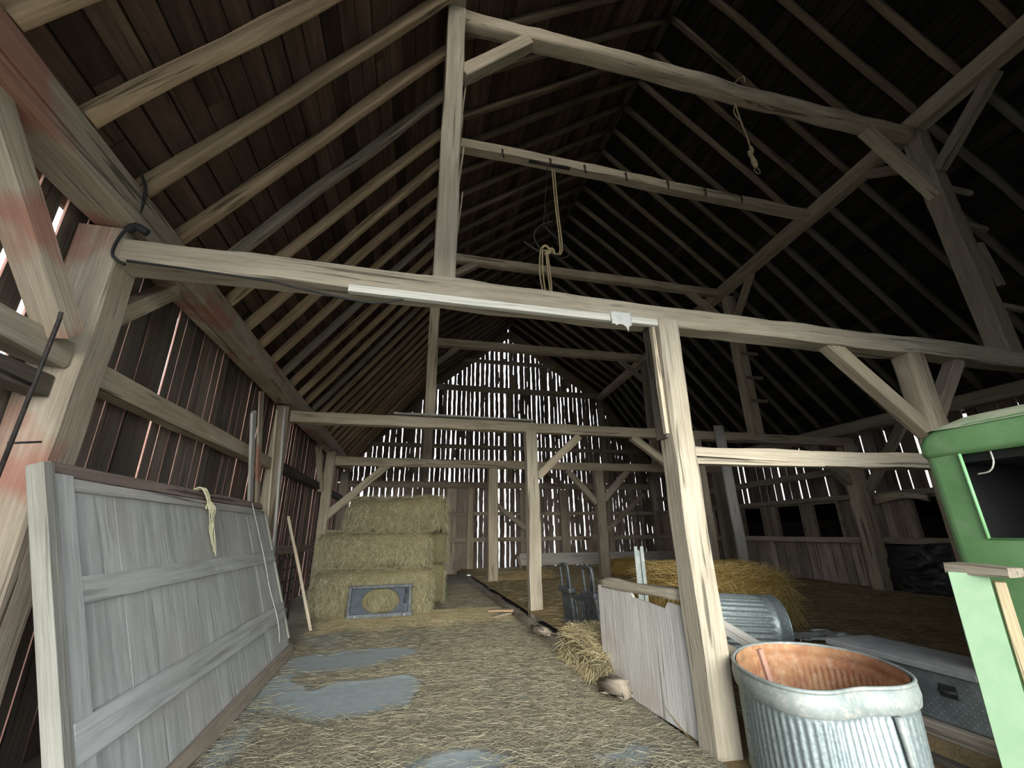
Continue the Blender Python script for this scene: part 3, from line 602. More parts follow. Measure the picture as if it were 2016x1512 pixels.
beam('wall_rail', (X, YF + 0.05, 1.2), (X, 3.18, 1.2), 0.16, 0.15, M_DIM, 'low rail on the left wall seen past the grey door edge', 'rail')
brace((-2.2, 2.1, 3.64), (-2.16, 3.02, 2.7), 0.16, 0.17, M_GLOW_STAIN, 'brace with a painted-on red glow from the left plate down to the near wall post', up=(1, 0, 0))
brace((-2.24, 3.44, 3.0), (-2.22, 4.1, 3.64), 0.13, 0.14, M_BEAM, 'pale brace rising away from the near wall post to the left plate', up=(1, 0, 0))
brace((-2.2, 12.66, 2.6), (-2.2, 11.6, 3.6), 0.13, 0.14, M_BEAM, 'short brace at the top of the third left wall post', up=(1, 0, 0))
# --- right wall framing
XR = 10.66
beam('wall_rail', (XR, 3.5, 1.2), (XR, 17.2, 1.2), 0.14, 0.13, M_BEAM, 'long sill rail under the openings of the right wall', 'rail')
beam('wall_rail', (XR, 5.0, 2.2), (XR, 17.2, 2.18), 0.14, 0.12, M_DIM, 'rail over the openings of the right wall', 'rail')
beam('wall_rail', (XR - 0.1, 8.3, 2.84), (XR - 0.06, 17.0, 2.70), 0.12, 0.17, M_DIM, 'sagging upper rail on the right wall below the eaves', 'rail')
beam('crooked_limb', (10.5, 7.9, 2.08), (10.62, 6.9, 2.06), 0.12, 0.16, M_BEAM, 'crooked timber joined to the right wall post beside the tarp', 'timber', rnd=0.6, hew=0.03, bow=(0, 0.08))
for k, y in enumerate((10.0, 11.25, 12.5, 14.1)):
    beam('stud', (10.69, y, 1.27), (10.69, y, 2.14), 0.05, 0.09, M_DIM, ['narrow stud right of the second dark opening', 'narrow stud between third and fourth dark openings', 'narrow stud left of the fourth dark opening', 'narrow stud by the farthest dark openings'][k], 'stud', up=(1, 0, 0))

# ------------------------------------------------------------------ loose stuff along the left wall
# big grey door panel leaning on the near wall post; local x = along the barn, y = up the slope, z = towards the room
pn = Vector((1, 0, 0.337)).normalized()
PM = Matrix((Vector((0, 1, 0)), Vector((0, 0, 1)) - pn * pn.z, pn)).transposed()
_c1 = Vector((0, 1, 0)); _c2 = (Vector((0, 0, 1)) - pn * pn.z).normalized()
PM = Matrix((_c1, _c2, pn)).transposed().to_4x4(); PM.translation = (-1.30, 2.84, 0.01)
dp = tag(link('barn_door', None, None, PM), 'large grey plank door leaning against the left wall', 'door')
PL, PH = 4.12, 1.95
def on_panel(name, lo, hi, mat, bev=0.004, lab=None):
    o = boxes(name, [(lo, hi)], mat, parent=dp, bevel=bev)
    if lab: o['label'] = lab
    return o
def wavy(name, lo, hi, mat, lab=None):
    y, z = (lo[1] + hi[1]) / 2, (lo[2] + hi[2]) / 2
    p0, p1 = PM @ Vector((lo[0], y, z)), PM @ Vector((hi[0], y, z))
    o = beam(name, p0, p1, hi[2] - lo[2], hi[1] - lo[1], mat, parent=dp, up=PM.to_3x3() @ Vector((0, 1, 0)), hew=0.008, cham=0.15)
    if lab: o['label'] = lab
vs, fs = [], []   # face made of tall boards, a hair apart
x = 0.1
while x < PL - 0.05:
    w = RNG.choice([0.62, 0.7, 0.55]); box_geo((x, 0.12, -0.02), (min(x + w, PL - 0.03) - 0.004, PH - 0.05, RNG.uniform(-0.003, 0.001)), vs, fs); x += w
link('door_face', mesh('door_face', vs, fs), M_PANEL, PM, dp)
on_panel('stile', (0.08, 0.05, 0.0), (0.24, PH - 0.03, 0.022), M_PANEL)
on_panel('edge_strip', (0.0, 0.0, -0.05), (0.08, PH + 0.02, 0.03), M_EDGE, lab='pale bare wood edge of the grey door')
on_panel('edge_strip', (PL - 0.05, 0.2, -0.04), (PL, PH - 0.1, 0.02), M_EDGE)
wavy('batten', (0.17, 1.20, 0.0), (PL - 0.05, 1.345, 0.028), M_PANELX)
wavy('batten', (0.09, 0.47, 0.0), (PL - 0.05, 0.66, 0.028), M_PANELX)
wavy('top_rail', (0.12, PH - 0.03, -0.06), (PL - 0.1, PH + 0.05, 0.0), M_RAIL, 'reddish weathered top rail')
wavy('upper_batten', (0.2, PH - 0.12, 0.0), (PL - 0.12, PH - 0.05, 0.022), M_GREYB)
wavy('sill_board', (0.3, 0.0, -0.02), (PL, 0.13, 0.03), M_DIM)
tw = []
def PP(x, y, z): return PM @ Vector((x, y, z))
for k in range(3): tw.append((spline([PP(2.0 + 0.04 * k, PH + 0.06, -0.07), PP(1.98 + 0.05 * k, PH + 0.07, 0.03), PP(2.03 + 0.03 * k, PH - 0.06, 0.05), PP(2.0 + 0.05 * k, PH - 0.14, 0.035)], 5), 0.007))
for k in range(15):
    a, b2 = RNG.uniform(-0.05, 0.06), RNG.uniform(-0.06, 0.05); ln = RNG.uniform(0.28, 0.62)
    tw.append((spline([PP(2.05 + a * 0.4, PH - 0.05, 0.05), PP(2.04 + a, PH - 0.05 - ln * 0.3, 0.06 + RNG.uniform(0, 0.03)), PP(2.05 + b2, PH - 0.05 - ln * 0.7, 0.045), PP(2.06 + b2 * 0.5, PH - 0.06 - ln, 0.03)], 4), 0.0035))
tubes('baling_twine', tw, M_TWINE, 'bundle of pale baling twine hung over the top of the grey door', 'twine', K=5)
tubes('cord', [(spline([PP(3.52, PH + 0.02, 0.02), PP(3.53, 1.3, 0.04), PP(3.55, 0.9, 0.035), PP(3.60, 0.5, 0.045), PP(3.61, 0.25, 0.02)], 8), 0.006)], M_GREYB, 'thin grey cord hanging down the far end of the grey door', 'cord', K=6)
beam('leaning_board', (-2.12, 7.3, 1.2), (-2.0, 6.08, 3.02), 0.03, 0.12, M_GREYB, 'narrow grey board leaning up behind the far end of the grey door', 'board', up=(0, 1, 0.5))
beam('leaning_board', (-2.02, 7.75, 0.02), (-2.16, 6.72, 3.5), 0.035, 0.13, M_GLOW_STAIN, 'red stained board standing behind the grey door beside the second wall post', 'board', up=(0, 1, 0.3))
beam('leaning_board', (-1.86, 7.9, 0.02), (-2.04, 7.62, 3.5), 0.03, 0.09, M_GREYB, 'pale thin lath leaning on the second left wall post', 'board', up=(0, 1, 0.1))
beam('leaning_board', (-1.92, 7.78, 0.02), (-2.1, 7.4, 3.4), 0.025, 0.08, M_BEAM, 'brown thin lath leaning just before the second left wall post', 'board', up=(0, 1, 0.1))
beam('leaning_plank', (-1.33, 8.34, 0.02), (-1.96, 8.55, 1.78), 0.04, 0.13, M_BEAM, 'short brown plank leaning by the end of the hay bales', 'plank', up=(0.3, -1, 0))
gt = thing('tube_gate', (-1.95, 8.4, 0.0), 'dark tubular gate standing behind the leaning plank', 'gate')
GM = Matrix.Identity(4)
tubes('gate_rail', [([(-1.93, 8.3, z), (-1.9, 9.32, z)], 0.018) for z in (0.12, 0.32, 0.52, 0.72, 0.92)], M_DARKIRON, parent=gt, M=GM)
tubes('gate_frame', [(spline([(-1.93, 8.3, 1.1), (-1.93, 8.3, 0.05)], 3), 0.022), (spline([(-1.93, 8.3, 1.1), (-1.9, 9.2, 1.1), (-1.9, 9.32, 1.02), (-1.9, 9.32, 0.05)], 5), 0.022)], M_DARKIRON, parent=gt, M=GM)
tubes('hanging_rod', [([(-2.02, 2.78, 2.74), (-2.03, 2.80, 2.7), (-2.1, 2.86, 1.0)], 0.011), ([(-2.1, 2.86, 1.98), (-2.02, 2.96, 2.01)], 0.006), ([(-2.06, 2.82, 2.3), (-2.1, 2.4, 2.34)], 0.012)], M_DARKIRON, 'thin dark iron rod hanging from the pale rail at the picture edge', 'rod')
tubes('cable', [(spline([(-2.02, 3.0, 4.0), (-2.03, 3.12, 3.93), (-2.06, 3.17, 3.75), (-2.13, 3.175, 3.55), (-2.14, 3.18, 3.4), (-2.05, 3.18, 3.33)], 6), 0.011)], M_BLACK, 'black cable running down over the corner of post and near tie beam', 'cable')
tubes('cable', [(spline([(-2.05, 3.19, 3.37), (-1.6, 3.185, 3.35), (-1.15, 3.185, 3.33), (-0.85, 3.19, 3.29), (-0.5, 3.2, 3.25), (-0.3, 3.2, 3.25), (-0.08, 3.2, 3.32)], 6), 0.009)], M_BLACK, 'grey drooping cable under the left part of the near tie beam', 'cable')
tubes('cable_loop', [(spline([(-2.1, 3.19, 3.62), (-2.05, 3.17, 3.65), (-1.98, 3.19, 3.62)], 5), 0.03)], M_BLACK, 'small black coil on top of the left end of the near tie beam', 'cable')
ls = beam('wall_strip', (-0.54, 3.185, 3.335), (2.2, 3.185, 3.325), 0.05, 0.065, M_WHITEB, 'long white painted strip fixed along the near tie beam', 'strip', hew=0.003)
vs, fs = [], []
n = 9
for j in range(n + 1):
    for i in range(n + 1):
        u, v = i / n, j / n; rag = 0.035 * mnoise.noise(Vector((u * 7, 3, 0))) if j == 0 else (0.02 * mnoise.noise(Vector((u * 6, 9, 0))) if j == n else 0)
        vs.append((1.71 + 0.2 * u + 0.015 * mnoise.noise(Vector((u * 5, v * 5, 3))), 3.148 + 0.012 * mnoise.noise(Vector((u * 9, v * 9, 0))), 3.255 + 0.13 * v + rag - (0.06 * max(0, 1 - abs(u - 0.75) * 6) if j == 0 else 0)))
for j in range(n):
    for i in range(n): a = j * (n + 1) + i; fs.append((a, a + 1, a + n + 2, a + n + 1))
o = link('torn_wrap', mesh('torn_wrap', vs, fs, True), M_PLASTIC); sm = o.modifiers.new('thick', 'SOLIDIFY'); sm.thickness = 0.006
tag(o, 'torn grey plastic wrapped around the white strip on the near tie beam', 'wrap')
for k, (z0, z1, y) in enumerate(((5.62, 6.2, 3.4), (5.25, 5.68, 3.4), (4.78, 5.25, 3.4), (4.2, 4.68, 3.4))):
    beam('peg', (0.318, y, z0), (0.355 if k != 1 else 0.34, y, z1), 0.02, 0.05, M_BEAM, parent=bpy.data.objects['post.001'], up=V, taper=0.5)

# ------------------------------------------------------------------ ropes and hay fork overhead
hf = thing('hay_fork', (1.78, 5.2, 5.5), 'black hay fork with curved tines hanging under the hooked cross beam', 'fork')
I4 = Matrix.Identity(4)
tubes('tine', [(spline([(1.98, 5.2, 6.1), (1.75, 5.2, 5.95), (1.66, 5.2, 5.75), (1.75, 5.2, 5.55), (1.9, 5.2, 5.42)], 7), 0.014)], M_DARKIRON, parent=hf, M=I4)
tubes('tine', [(spline([(1.82, 5.25, 6.05), (2.02, 5.25, 5.85), (2.2, 5.25, 5.68), (2.22, 5.25, 5.52), (2.05, 5.25, 5.45)], 7), 0.014)], M_DARKIRON, parent=hf, M=I4)
tubes('bar', [(spline([(1.5, 5.22, 5.65), (1.72, 5.2, 5.5), (1.95, 5.2, 5.46), (2.08, 5.2, 5.52)], 6), 0.016), (spline([(1.82, 5.2, 5.98), (1.86, 5.2, 6.4), (1.93, 5.2, 7.18)], 5), 0.006), (spline([(1.92, 5.2, 6.0), (1.86, 5.2, 6.4)], 3), 0.006)], M_DARKIRON, parent=hf, M=I4)
tubes('carriage', [([(1.6, 5.14, 7.17), (2.3, 5.14, 7.17)], 0.03)], M_DARKIRON, parent=hf, M=I4)
tubes('rope', [(spline([(1.99, 5.15, 7.1), (2.02, 5.15, 6.3), (2.05, 5.14, 5.6), (2.0, 5.13, 5.44), (1.85, 5.12, 5.47), (1.76, 5.13, 5.46)], 7), 0.012), (spline([(2.03, 5.15, 7.1), (2.055, 5.15, 6.3), (2.085, 5.14, 5.6), (2.03, 5.12, 5.42)], 7), 0.012), (spline([(1.74, 5.12, 5.48), (1.8, 5.09, 5.53), (1.88, 5.1, 5.44), (1.8, 5.13, 5.4), (1.9, 5.1, 5.5), (1.95, 5.12, 5.42)], 6), 0.02)] +
      [(spline([(1.76 + dx, 5.12, 5.47), (1.75 + dx * 1.6, 5.12, 5.1), (1.78 + dx * 1.3, 5.12, 4.75), (1.80, 5.12, 4.62)], 6), 0.013) for dx in (-0.03, 0.0, 0.05, 0.07)] + [([(1.8, 5.12, 4.66), (1.81, 5.12, 4.45)], 0.02)], M_ROPE, 'tan looped rope knotted on the black hay fork', 'rope', K=6)
tubes('rope', [(spline([(4.02, 3.2, 7.1), (4.03, 3.21, 7.22), (4.0, 3.33, 7.235), (3.97, 3.44, 7.15), (3.98, 3.4, 6.95), (4.0, 3.33, 6.9)], 5), 0.009), (spline([(3.96, 3.36, 6.9), (3.98, 3.36, 6.6), (4.02, 3.36, 6.3), (4.03, 3.36, 6.12)], 5), 0.010), (spline([(3.97, 3.38, 6.88), (3.93, 3.38, 6.74), (3.97, 3.37, 6.6)], 4), 0.008), (spline([(4.01, 3.34, 6.12), (4.05, 3.36, 6.08), (4.03, 3.39, 6.03), (4.0, 3.36, 6.08)], 4), 0.02), (spline([(4.02, 3.36, 6.08), (4.02, 3.36, 5.95), (4.05, 3.36, 5.82)], 4), [0.014, 0.016, 0.018, 0.022, 0.028, 0.034, 0.036, 0.03, 0.02]), (spline([(4.05, 3.36, 5.82), (4.09, 3.36, 5.76), (4.05, 3.36, 5.71), (4.0, 3.36, 5.76)], 4), 0.005, True)], M_ROPE, 'short knotted rope dangling from the near log beam at right', 'rope', K=6)

# ------------------------------------------------------------------ hay bales
def bale(name, lo, hi, label, cat='hay bale', group=None, faces='ftrl', dens=1500, core=None, stalk=None, round_=0.08, slen=(0.07, 0.22), seed=0, down=0.65, lump=0.05):
    lo, hi = np.array(lo, float), np.array(hi, float); ctr = (lo + hi) / 2; hs = (hi - lo) / 2
    bm = bmesh.new(); bmesh.ops.create_cube(bm, size=2.0)
    bmesh.ops.subdivide_edges(bm, edges=bm.edges[:], cuts=13, use_grid_fill=True)
    co = []
    for v in bm.verts:
        p = np.array(v.co) * hs; r = round_ * 2
        q = np.clip(p, -(hs - r), hs - r); d = p - q; ln = np.linalg.norm(d)
        if ln > r: p = q + d / ln * r
        w = Vector(tuple(p + ctr)); nz = Vector((mnoise.noise(w * 2.2 + Vector((seed, 0, 0))), mnoise.noise(w * 2.2 + Vector((0, seed, 9))), mnoise.noise(w * 2.2 + Vector((5, 0, seed)))))
        nz2 = mnoise.noise(w * 9) * 0.02
        v.co = Vector(tuple(p)) + nz * lump + Vector(tuple(p)).normalized() * nz2
        if p[2] <= -hs[2] + 0.02: v.co.z = -hs[2]
    bm.verts.ensure_lookup_table(); bm.faces.ensure_lookup_table()
    cv = np.array([v.co[:] for v in bm.verts]); cf = np.array([[v.index for v in f.verts] for f in bm.faces])
    P, D, Lg, Wd, Bn = [], [], [], [], []
    for f in bm.faces:
        n = f.normal; a = f.calc_area()
        k = 'f' if n.y < -0.6 else ('r' if n.x > 0.6 else ('l' if n.x < -0.6 else ('t' if n.z > 0.6 else ('b' if n.z < -0.6 else ('k' if n.y > 0.6 else 'f')))))
        if k not in faces: continue
        cnt = dens * a; cnt = int(cnt) + (RNG.random() < cnt % 1)
        vs4 = [v.co for v in f.verts]
        for _ in range(cnt):
            s, t = RNG.random(), RNG.random(); p = vs4[0].lerp(vs4[1], s).lerp(vs4[3].lerp(vs4[2], s), t)
            d = Vector((RNG.gauss(0, 0.55), RNG.gauss(0, 0.55), RNG.gauss(0, 0.55)))
            if k != 't': d.z -= down
            d = (d - n * d.dot(n) + n * RNG.uniform(0.02, 0.45)).normalized()
            P.append(p - n * 0.005); D.append(d); Lg.append(RNG.uniform(*slen)); Wd.append(RNG.uniform(0.0015, 0.0034)); Bn.append(Vector((RNG.gauss(0, 0.18), RNG.gauss(0, 0.18), -0.22)))
    bm.free()
    sv, sf, sr = strand_arrays(np.array([p[:] for p in P]), np.array([d[:] for d in D]), np.array(Lg), np.array(Wd), np.array([b2[:] for b2 in Bn]))
    sv = np.clip(sv, -hs - np.array([0.09, 0.09, 0.035]), hs + np.array([0.09, 0.09, 0.06]))
    vs = np.vstack([cv, sv]); fs = np.vstack([cf, sf + len(cv)]); rn = np.concatenate([np.full(len(cv), 0.5), sr]); mi = np.concatenate([np.zeros(len(cf)), np.ones(len(sf))])
    me = np_mesh(name, vs, fs, rn, mi)
    return tag(link(name, me, [core or M_BALE, stalk or M_BALEG], Matrix.Translation(tuple(ctr))), label, cat, group)
bale('hay_bale', (-1.60, 9.42, 0.0), (0.66, 10.3, 0.84), 'bottom big hay bale at the front of the stack', seed=1, faces='ftrl')
bale('hay_bale', (-1.58, 9.55, 0.85), (0.60, 10.4, 1.51), 'middle big hay bale at the front of the stack', seed=5)
bale('hay_bale', (-1.12, 9.62, 1.52), (0.92, 10.5, 2.22), 'topmost big hay bale, overhanging the stack to the right', seed=9, round_=0.11, lump=0.08)
bale('hay_bale', (-1.4, 10.5, 0.0), (0.98, 11.4, 0.82), 'bottom hay bale behind the front stack', seed=13, faces='r', dens=900)
bale('hay_bale', (-1.4, 10.52, 0.83), (1.05, 11.4, 1.55), 'upper hay bale behind the front stack, sticking out right', seed=17, faces='r', dens=900, lump=0.08)
bale('straw_bale', (6.1, 12.4, 0.18), (7.05, 13.1, 0.68), 'small golden straw bale far back behind the galvanised channel post', 'straw bale', seed=21, core=M_PILE, stalk=M_PILEG, dens=500, faces='ftl')
bale('straw_heap', (3.6, 5.35, 0.17), (5.38, 6.9, 0.98), 'big heap of golden straw behind the tipped galvanised tub', 'straw heap', seed=25, core=M_PILE, stalk=M_PILEG, round_=0.19, lump=0.13, slen=(0.1, 0.3), dens=1700, down=0.5)
bale('straw_heap', (2.0, 4.55, 0.0), (2.75, 6.0, 0.33), 'loose straw spilling over the floor edge beside the wooden gate', 'straw heap', seed=29, round_=0.14, lump=0.06, slen=(0.08, 0.24), dens=3200, faces='ftlr', down=0.9, stalk=M_STRAWY)
bale('straw_heap', (2.5, 12.9, 0.05), (4.6, 13.8, 0.36), 'low ridge of straw across the back by the third frame', 'straw heap', seed=33, core=M_LOFT, stalk=M_STRAWY, round_=0.15, dens=500, faces='ftl')
bale('straw_heap', (5.6, 8.6, 0.12), (6.9, 9.5, 0.5), 'small golden straw heap just left of the main post far back', 'straw heap', seed=37, core=M_PILE, stalk=M_PILEG, round_=0.14, dens=500, faces='ftl')

# scattered stalks: only what nobody could count
def scatter(name, n, xr, yr, z, label, mat, keep, L=(0.05, 0.2), near=1.0):
    P, D, Lg, Wd, Bn = [], [], [], [], []
    while len(P) < n:
        x = RNG.uniform(*xr); y = yr[0] + (yr[1] - yr[0]) * RNG.random() ** near
        if not keep(x, y): continue
        a = RNG.gauss(0, 1.3) + (math.pi if RNG.random() < 0.5 else 0); P.append((x, y, z + RNG.uniform(0, 0.016))); D.append((math.cos(a), math.sin(a), RNG.uniform(-0.03, 0.16)))
        Lg.append(RNG.uniform(*L)); Wd.append(RNG.uniform(0.0008, 0.0018)); Bn.append((RNG.gauss(0, 0.25), RNG.gauss(0, 0.25), -0.05))
    D = np.array(D); D /= np.linalg.norm(D, axis=1)[:, None]
    vs, fs, rn = strand_arrays(np.array(P), D, np.array(Lg), np.array(Wd), np.array(Bn))
    tag(link(name, np_mesh(name, vs, fs, rn), mat), label, 'straw', kind='stuff')
scatter('straw_litter', 44000, (-1.35, 2.1), (2.4, 9.4), 0.012, 'scattered straw on the concrete drive floor', M_STRAW, lambda x, y: RNG.random() < (cover(x, y) - 0.05) * 1.1 and not (-1.6 < x < 0.7 and y > 9.4), near=1.5, L=(0.03, 0.17))
scatter('straw_litter', 9000, (-1.2, 2.0), (7.7, 9.6), 0.02, 'thick loose straw fallen at the foot of the hay bales', M_STRAWY, lambda x, y: RNG.random() < min(1, max(0, (y - 8.0 - 0.5 * mnoise.noise(Vector((x * 2, 3, 0)))) / 0.7)) * 0.9, L=(0.08, 0.26))
scatter('straw_litter', 20000, (2.3, 10.2), (3.3, 14.0), 0.215, 'scattered straw on the raised bay floor', M_STRAWY, lambda x, y: True, near=1.6)
scatter('straw_litter', 5000, (0.6, 2.1), (9.5, 14.0), 0.012, 'scattered straw on the drive behind the hay bales', M_STRAW, lambda x, y: x > 1.0 or y > 11.5)

# ------------------------------------------------------------------ loader attachments
def ring_plate(x0, x1, z0, z1, cx, cz, rx, rz, t, vs, fs, N=36):
    """plate in the local xz plane with an oval hole"""
    k = len(vs); outer, inner = [], []
    for i in range(N):
        a = 2 * math.pi * i / N; c, s = math.cos(a), math.sin(a)
        inner.append((cx + rx * c, cz + rz * s))
        sx = ((x1 - cx) if c > 0 else (x0 - cx)); sz = ((z1 - cz) if s > 0 else (z0 - cz))
        f = min(abs(sx / c) if abs(c) > 1e-6 else 1e9, abs(sz / s) if abs(s) > 1e-6 else 1e9); outer.append((cx + f * c, cz + f * s))
    for y in (-t / 2, t / 2):
        for p in outer: vs.append((p[0], y, p[1]))
        for p in inner: vs.append((p[0], y, p[1]))
    for i in range(N):
        j = (i + 1) % N; o0, i0, o1, i1 = k, k + N, k + 2 * N, k + 3 * N
        fs += [(o0 + i, o0 + j, i0 + j, i0 + i), (o1 + i, i1 + i, i1 + j, o1 + j), (o0 + i, o1 + i, o1 + j, o0 + j), (i0 + i, i0 + j, i1 + j, i1 + i)]
AM = Matrix.Translation((-0.86, 9.16, 0.03)) @ Matrix.Rotation(math.radians(3), 4, 'Z') @ Matrix.Rotation(math.radians(-16), 4, 'X')
ap = tag(link('attachment_plate', None, None, AM), 'blue grey steel attachment plate leaning on the bottom hay bale', 'loader plate')
vs, fs = [], []; ring_plate(0.0, 1.12, 0.0, 0.52, 0.56, 0.27, 0.345, 0.225, 0.02, vs, fs)
link('plate', mesh('plate', vs, fs), M_BLUESTEEL, AM, ap)
boxes('plate_frame', [((-0.03, -0.05, 0.48), (1.15, 0.03, 0.54)), ((-0.03, -0.09, -0.02), (1.15, 0.0, 0.05))], M_BLKSTEEL, parent=ap, bevel=0.006)
for x in (0.0, 1.09): boxes('side_rib', [((x - 0.03, -0.07, 0.0), (x + 0.03, 0.01, 0.53))], M_BLKSTEEL, parent=ap, bevel=0.008)
for x in (0.12, 1.0):
    tubes('lock_pin', [([(x, -0.1, 0.012), (x, -0.06, 0.012)], 0.022)], M_STEEL, parent=ap)
tubes('lever', [([(1.0, -0.03, 0.2), (1.02, -0.04, 0.47)], 0.022)], M_BLKSTEEL, parent=ap)
FMx = Matrix.Translation((2.50, 6.92, 0.2)) @ Matrix.Rotation(math.atan2(-0.95, 0.17), 4, 'Z') @ Matrix.Rotation(math.radians(6), 4, 'X')
fk = tag(link('fork_frame', None, None, FMx), 'black steel pallet fork frame with two hoops beside the wooden gate', 'loader fork frame')
for x in (0.02, 0.66):
    boxes('upright_plate', [((x, -0.03, 0.0), (x + 0.30, 0.03, 0.46))], M_BLKSTEEL, parent=fk, bevel=0.03)
    tubes('hoop', [(spline([(x + 0.04, 0, 0.44), (x + 0.04, 0, 0.76), (x + 0.09, 0, 0.81), (x + 0.21, 0, 0.81), (x + 0.26, 0, 0.76), (x + 0.26, 0, 0.44)], 4), 0.024), ([(x + 0.15, 0.03, 0.44), (x + 0.15, 0.03, 0.79)], 0.02)], M_BLKSTEEL, parent=fk)
    boxes('top_cap', [((x - 0.02, -0.06, 0.42), (x + 0.32, 0.06, 0.5))], M_BLKSTEEL, parent=fk, bevel=0.02)
vs, fs = [], []; ring_plate(0.62, 0.98, 0.0, 0.44, 0.80, 0.22, 0.12, 0.165, 0.05, vs, fs)
boxes('cross_bar', [((0.3, -0.03, 0.36), (0.7, 0.03, 0.42)), ((0.0, -0.05, -0.01), (1.0, 0.05, 0.05)), ((0.36, -0.02, 0.05), (0.41, 0.02, 0.36)), ((0.5, -0.02, 0.05), (0.55, 0.02, 0.36)), ((0.58, -0.02, 0.05), (0.62, 0.02, 0.36))], M_BLKSTEEL, parent=fk, bevel=0.006)

# ------------------------------------------------------------------ wooden gate by the main post, channel post
gm = Matrix.Translation((2.16, 4.84, 0.0)) @ Matrix.Rotation(math.radians(-87), 4, 'Z')
wg = tag(link('wooden_gate', None, None, gm), 'whitish plywood gate with a rough log rail beside the main post', 'gate')
vs, fs = [], []; N = 26
for y in (-0.012, 0.012):
    for i in range(N + 1):
        u = 1.42 * i / N; zt = 0.93 + 0.02 * math.sin(u * 3) - (0.06 if 0.7 < u < 1.25 else 0.0); zb = 0.02 + 0.02 * mnoise.noise(Vector((u * 5, 1, 0)))
        vs += [(u, y, zb), (u, y, zt)]
for i in range(N):
    a, b2 = 2 * i, 2 * (N + 1) + 2 * i
    fs += [(a, a + 2, a + 3, a + 1), (b2, b2 + 1, b2 + 3, b2 + 2), (a, b2, b2 + 2, a + 2), (a + 1, a + 3, b2 + 3, b2 + 1)]
fs += [(0, 1, 2 * (N + 1) + 1, 2 * (N + 1)), (2 * N, 2 * (N + 1) + 2 * N, 2 * (N + 1) + 2 * N + 1, 2 * N + 1)]
link('gate_panel', mesh('gate_panel', vs, fs), M_PLY, gm, wg)
w2 = lambda x, y, z: gm @ Vector((x, y, z))
beam('top_rail', w2(-0.06, 0.05, 0.95), w2(1.42, 0.05, 0.99), 0.12, 0.10, M_PALE, parent=wg, rnd=0.7, hew=0.02)['label'] = 'rough log top rail'
beam('stile', w2(0.02, 0.035, 0.0), w2(0.0, 0.035, 0.93), 0.07, 0.05, M_YELLOWW, parent=wg, up=(-1, 0, 0))
beam('stile', w2(1.34, 0.05, 0.0), w2(1.34, 0.05, 0.9), 0.08, 0.05, M_GREYB, parent=wg, up=(-1, 0, 0))
cp = boxes('channel_post', [((-0.06, -0.003, 0.0), (-0.02, 0.003, 1.1)), ((0.02, -0.003, 0.0), (0.06, 0.003, 1.1)), ((-0.023, -0.003, 0.0), (-0.017, 0.035, 1.08)), ((0.017, -0.003, 0.0), (0.023, 0.035, 1.08)), ((-0.02, 0.03, 0.0), (0.02, 0.036, 1.05))], M_GALVD, 'dull galvanised steel channel post standing up behind the wooden gate', 'steel post', M=Matrix.Translation((3.06, 5.5, 0.19)) @ Matrix.Rotation(math.radians(-20), 4, 'Z'))
# manger boards and bits on the floor
mg = thing('manger', (7.4, 16.6, 0.15), 'low grey plank manger along the foot of the far gable', 'manger')
beam('board', (4.3, 16.55, 0.50), (10.7, 16.55, 0.46), 0.05, 0.42, M_GREYB, parent=mg)
for x in (4.35, 5.0): beam('leg', (x, 16.48, 0.15), (x - 0.14, 16.48, 0.62), 0.08, 0.05, M_DIM, parent=mg, up=V)
beam('broken_board', (1.75, 9.05, 0.06), (2.15, 8.55, 0.12), 0.16, 0.04, M_RAFT, 'broken reddish board in the straw left of the mid barn post', 'board')
beam('broken_board', (1.65, 8.5, 0.03), (2.08, 8.75, 0.05), 0.12, 0.04, M_BEAM, 'short brown board end lying beside the broken reddish board', 'board')
beam('wood_chunk', (2.02, 6.95, 0.13), (2.03, 6.3, 0.19), 0.1, 0.07, M_DIM, 'splintered grey chunk of timber on the floor edge', 'timber', rnd=0.6, hew=0.05)
beam('wood_chunk', (2.0, 4.5, 0.10), (2.02, 4.1, 0.16), 0.08, 0.12, M_DIM, 'rough grey block at the foot of the wooden gate', 'timber', rnd=0.6, hew=0.05)

# ------------------------------------------------------------------ stock tank in the foreground
def tank_geo(R0, R1, H, dent, N=288, ribs=56, inset=0.0, zb=0.12, zt=0.78):
    prof = [0, .03, .06, .10, .13, .16, .3, .45, .6, .72, .75, .78, .82, .845, .87, .90, .93, .96, 1.0]
    vs, fs = [], []
    for h in prof:
        for k in range(N):
            a = 2 * math.pi * k / N; r = 1.0
            bul = 0.0
            if h > 0.80: bul = 0.018 * max(0, 1 - abs(h - 0.86) / 0.05)
            if h < 0.12: bul = 0.012 * max(0, 1 - abs(h - 0.06) / 0.05)
            rib = 0.0
            if 0.13 < h < 0.76: rib = 0.007 * math.cos(a * ribs)
            dd = dent(a) * (0.35 + 0.65 * h)
            vs.append(((R0 * r + bul + rib - inset - dd) * math.cos(a), (R1 * r + bul + rib - inset - dd) * math.sin(a), H * h))
    for i in range(len(prof) - 1):
        for k in range(N): a, b2 = i * N + k, i * N + (k + 1) % N; fs.append((a, b2, b2 + N, a + N))
    return vs, fs, N
def dent1(a):
    d = (a - math.radians(212) + math.pi) % (2 * math.pi) - math.pi
    return 0.11 * math.exp(-(d / 0.46) ** 2) - 0.03 * math.exp(-((d - 0.85) / 0.4) ** 2) - 0.03 * math.exp(-((d + 0.8) / 0.4) ** 2)
H1 = 0.62
TM = Matrix.Translation((2.77, 2.79, 0.0)) @ Matrix.Rotation(math.radians(45), 4, 'Z')
tk = tag(link('stock_tank', None, None, TM), 'dented upright galvanised stock tank with a rusty inside in the foreground', 'tank')
vs, fs, N = tank_geo(0.615, 0.475, H1, dent1, ribs=72)
fs.append(tuple(range(N))[::-1])
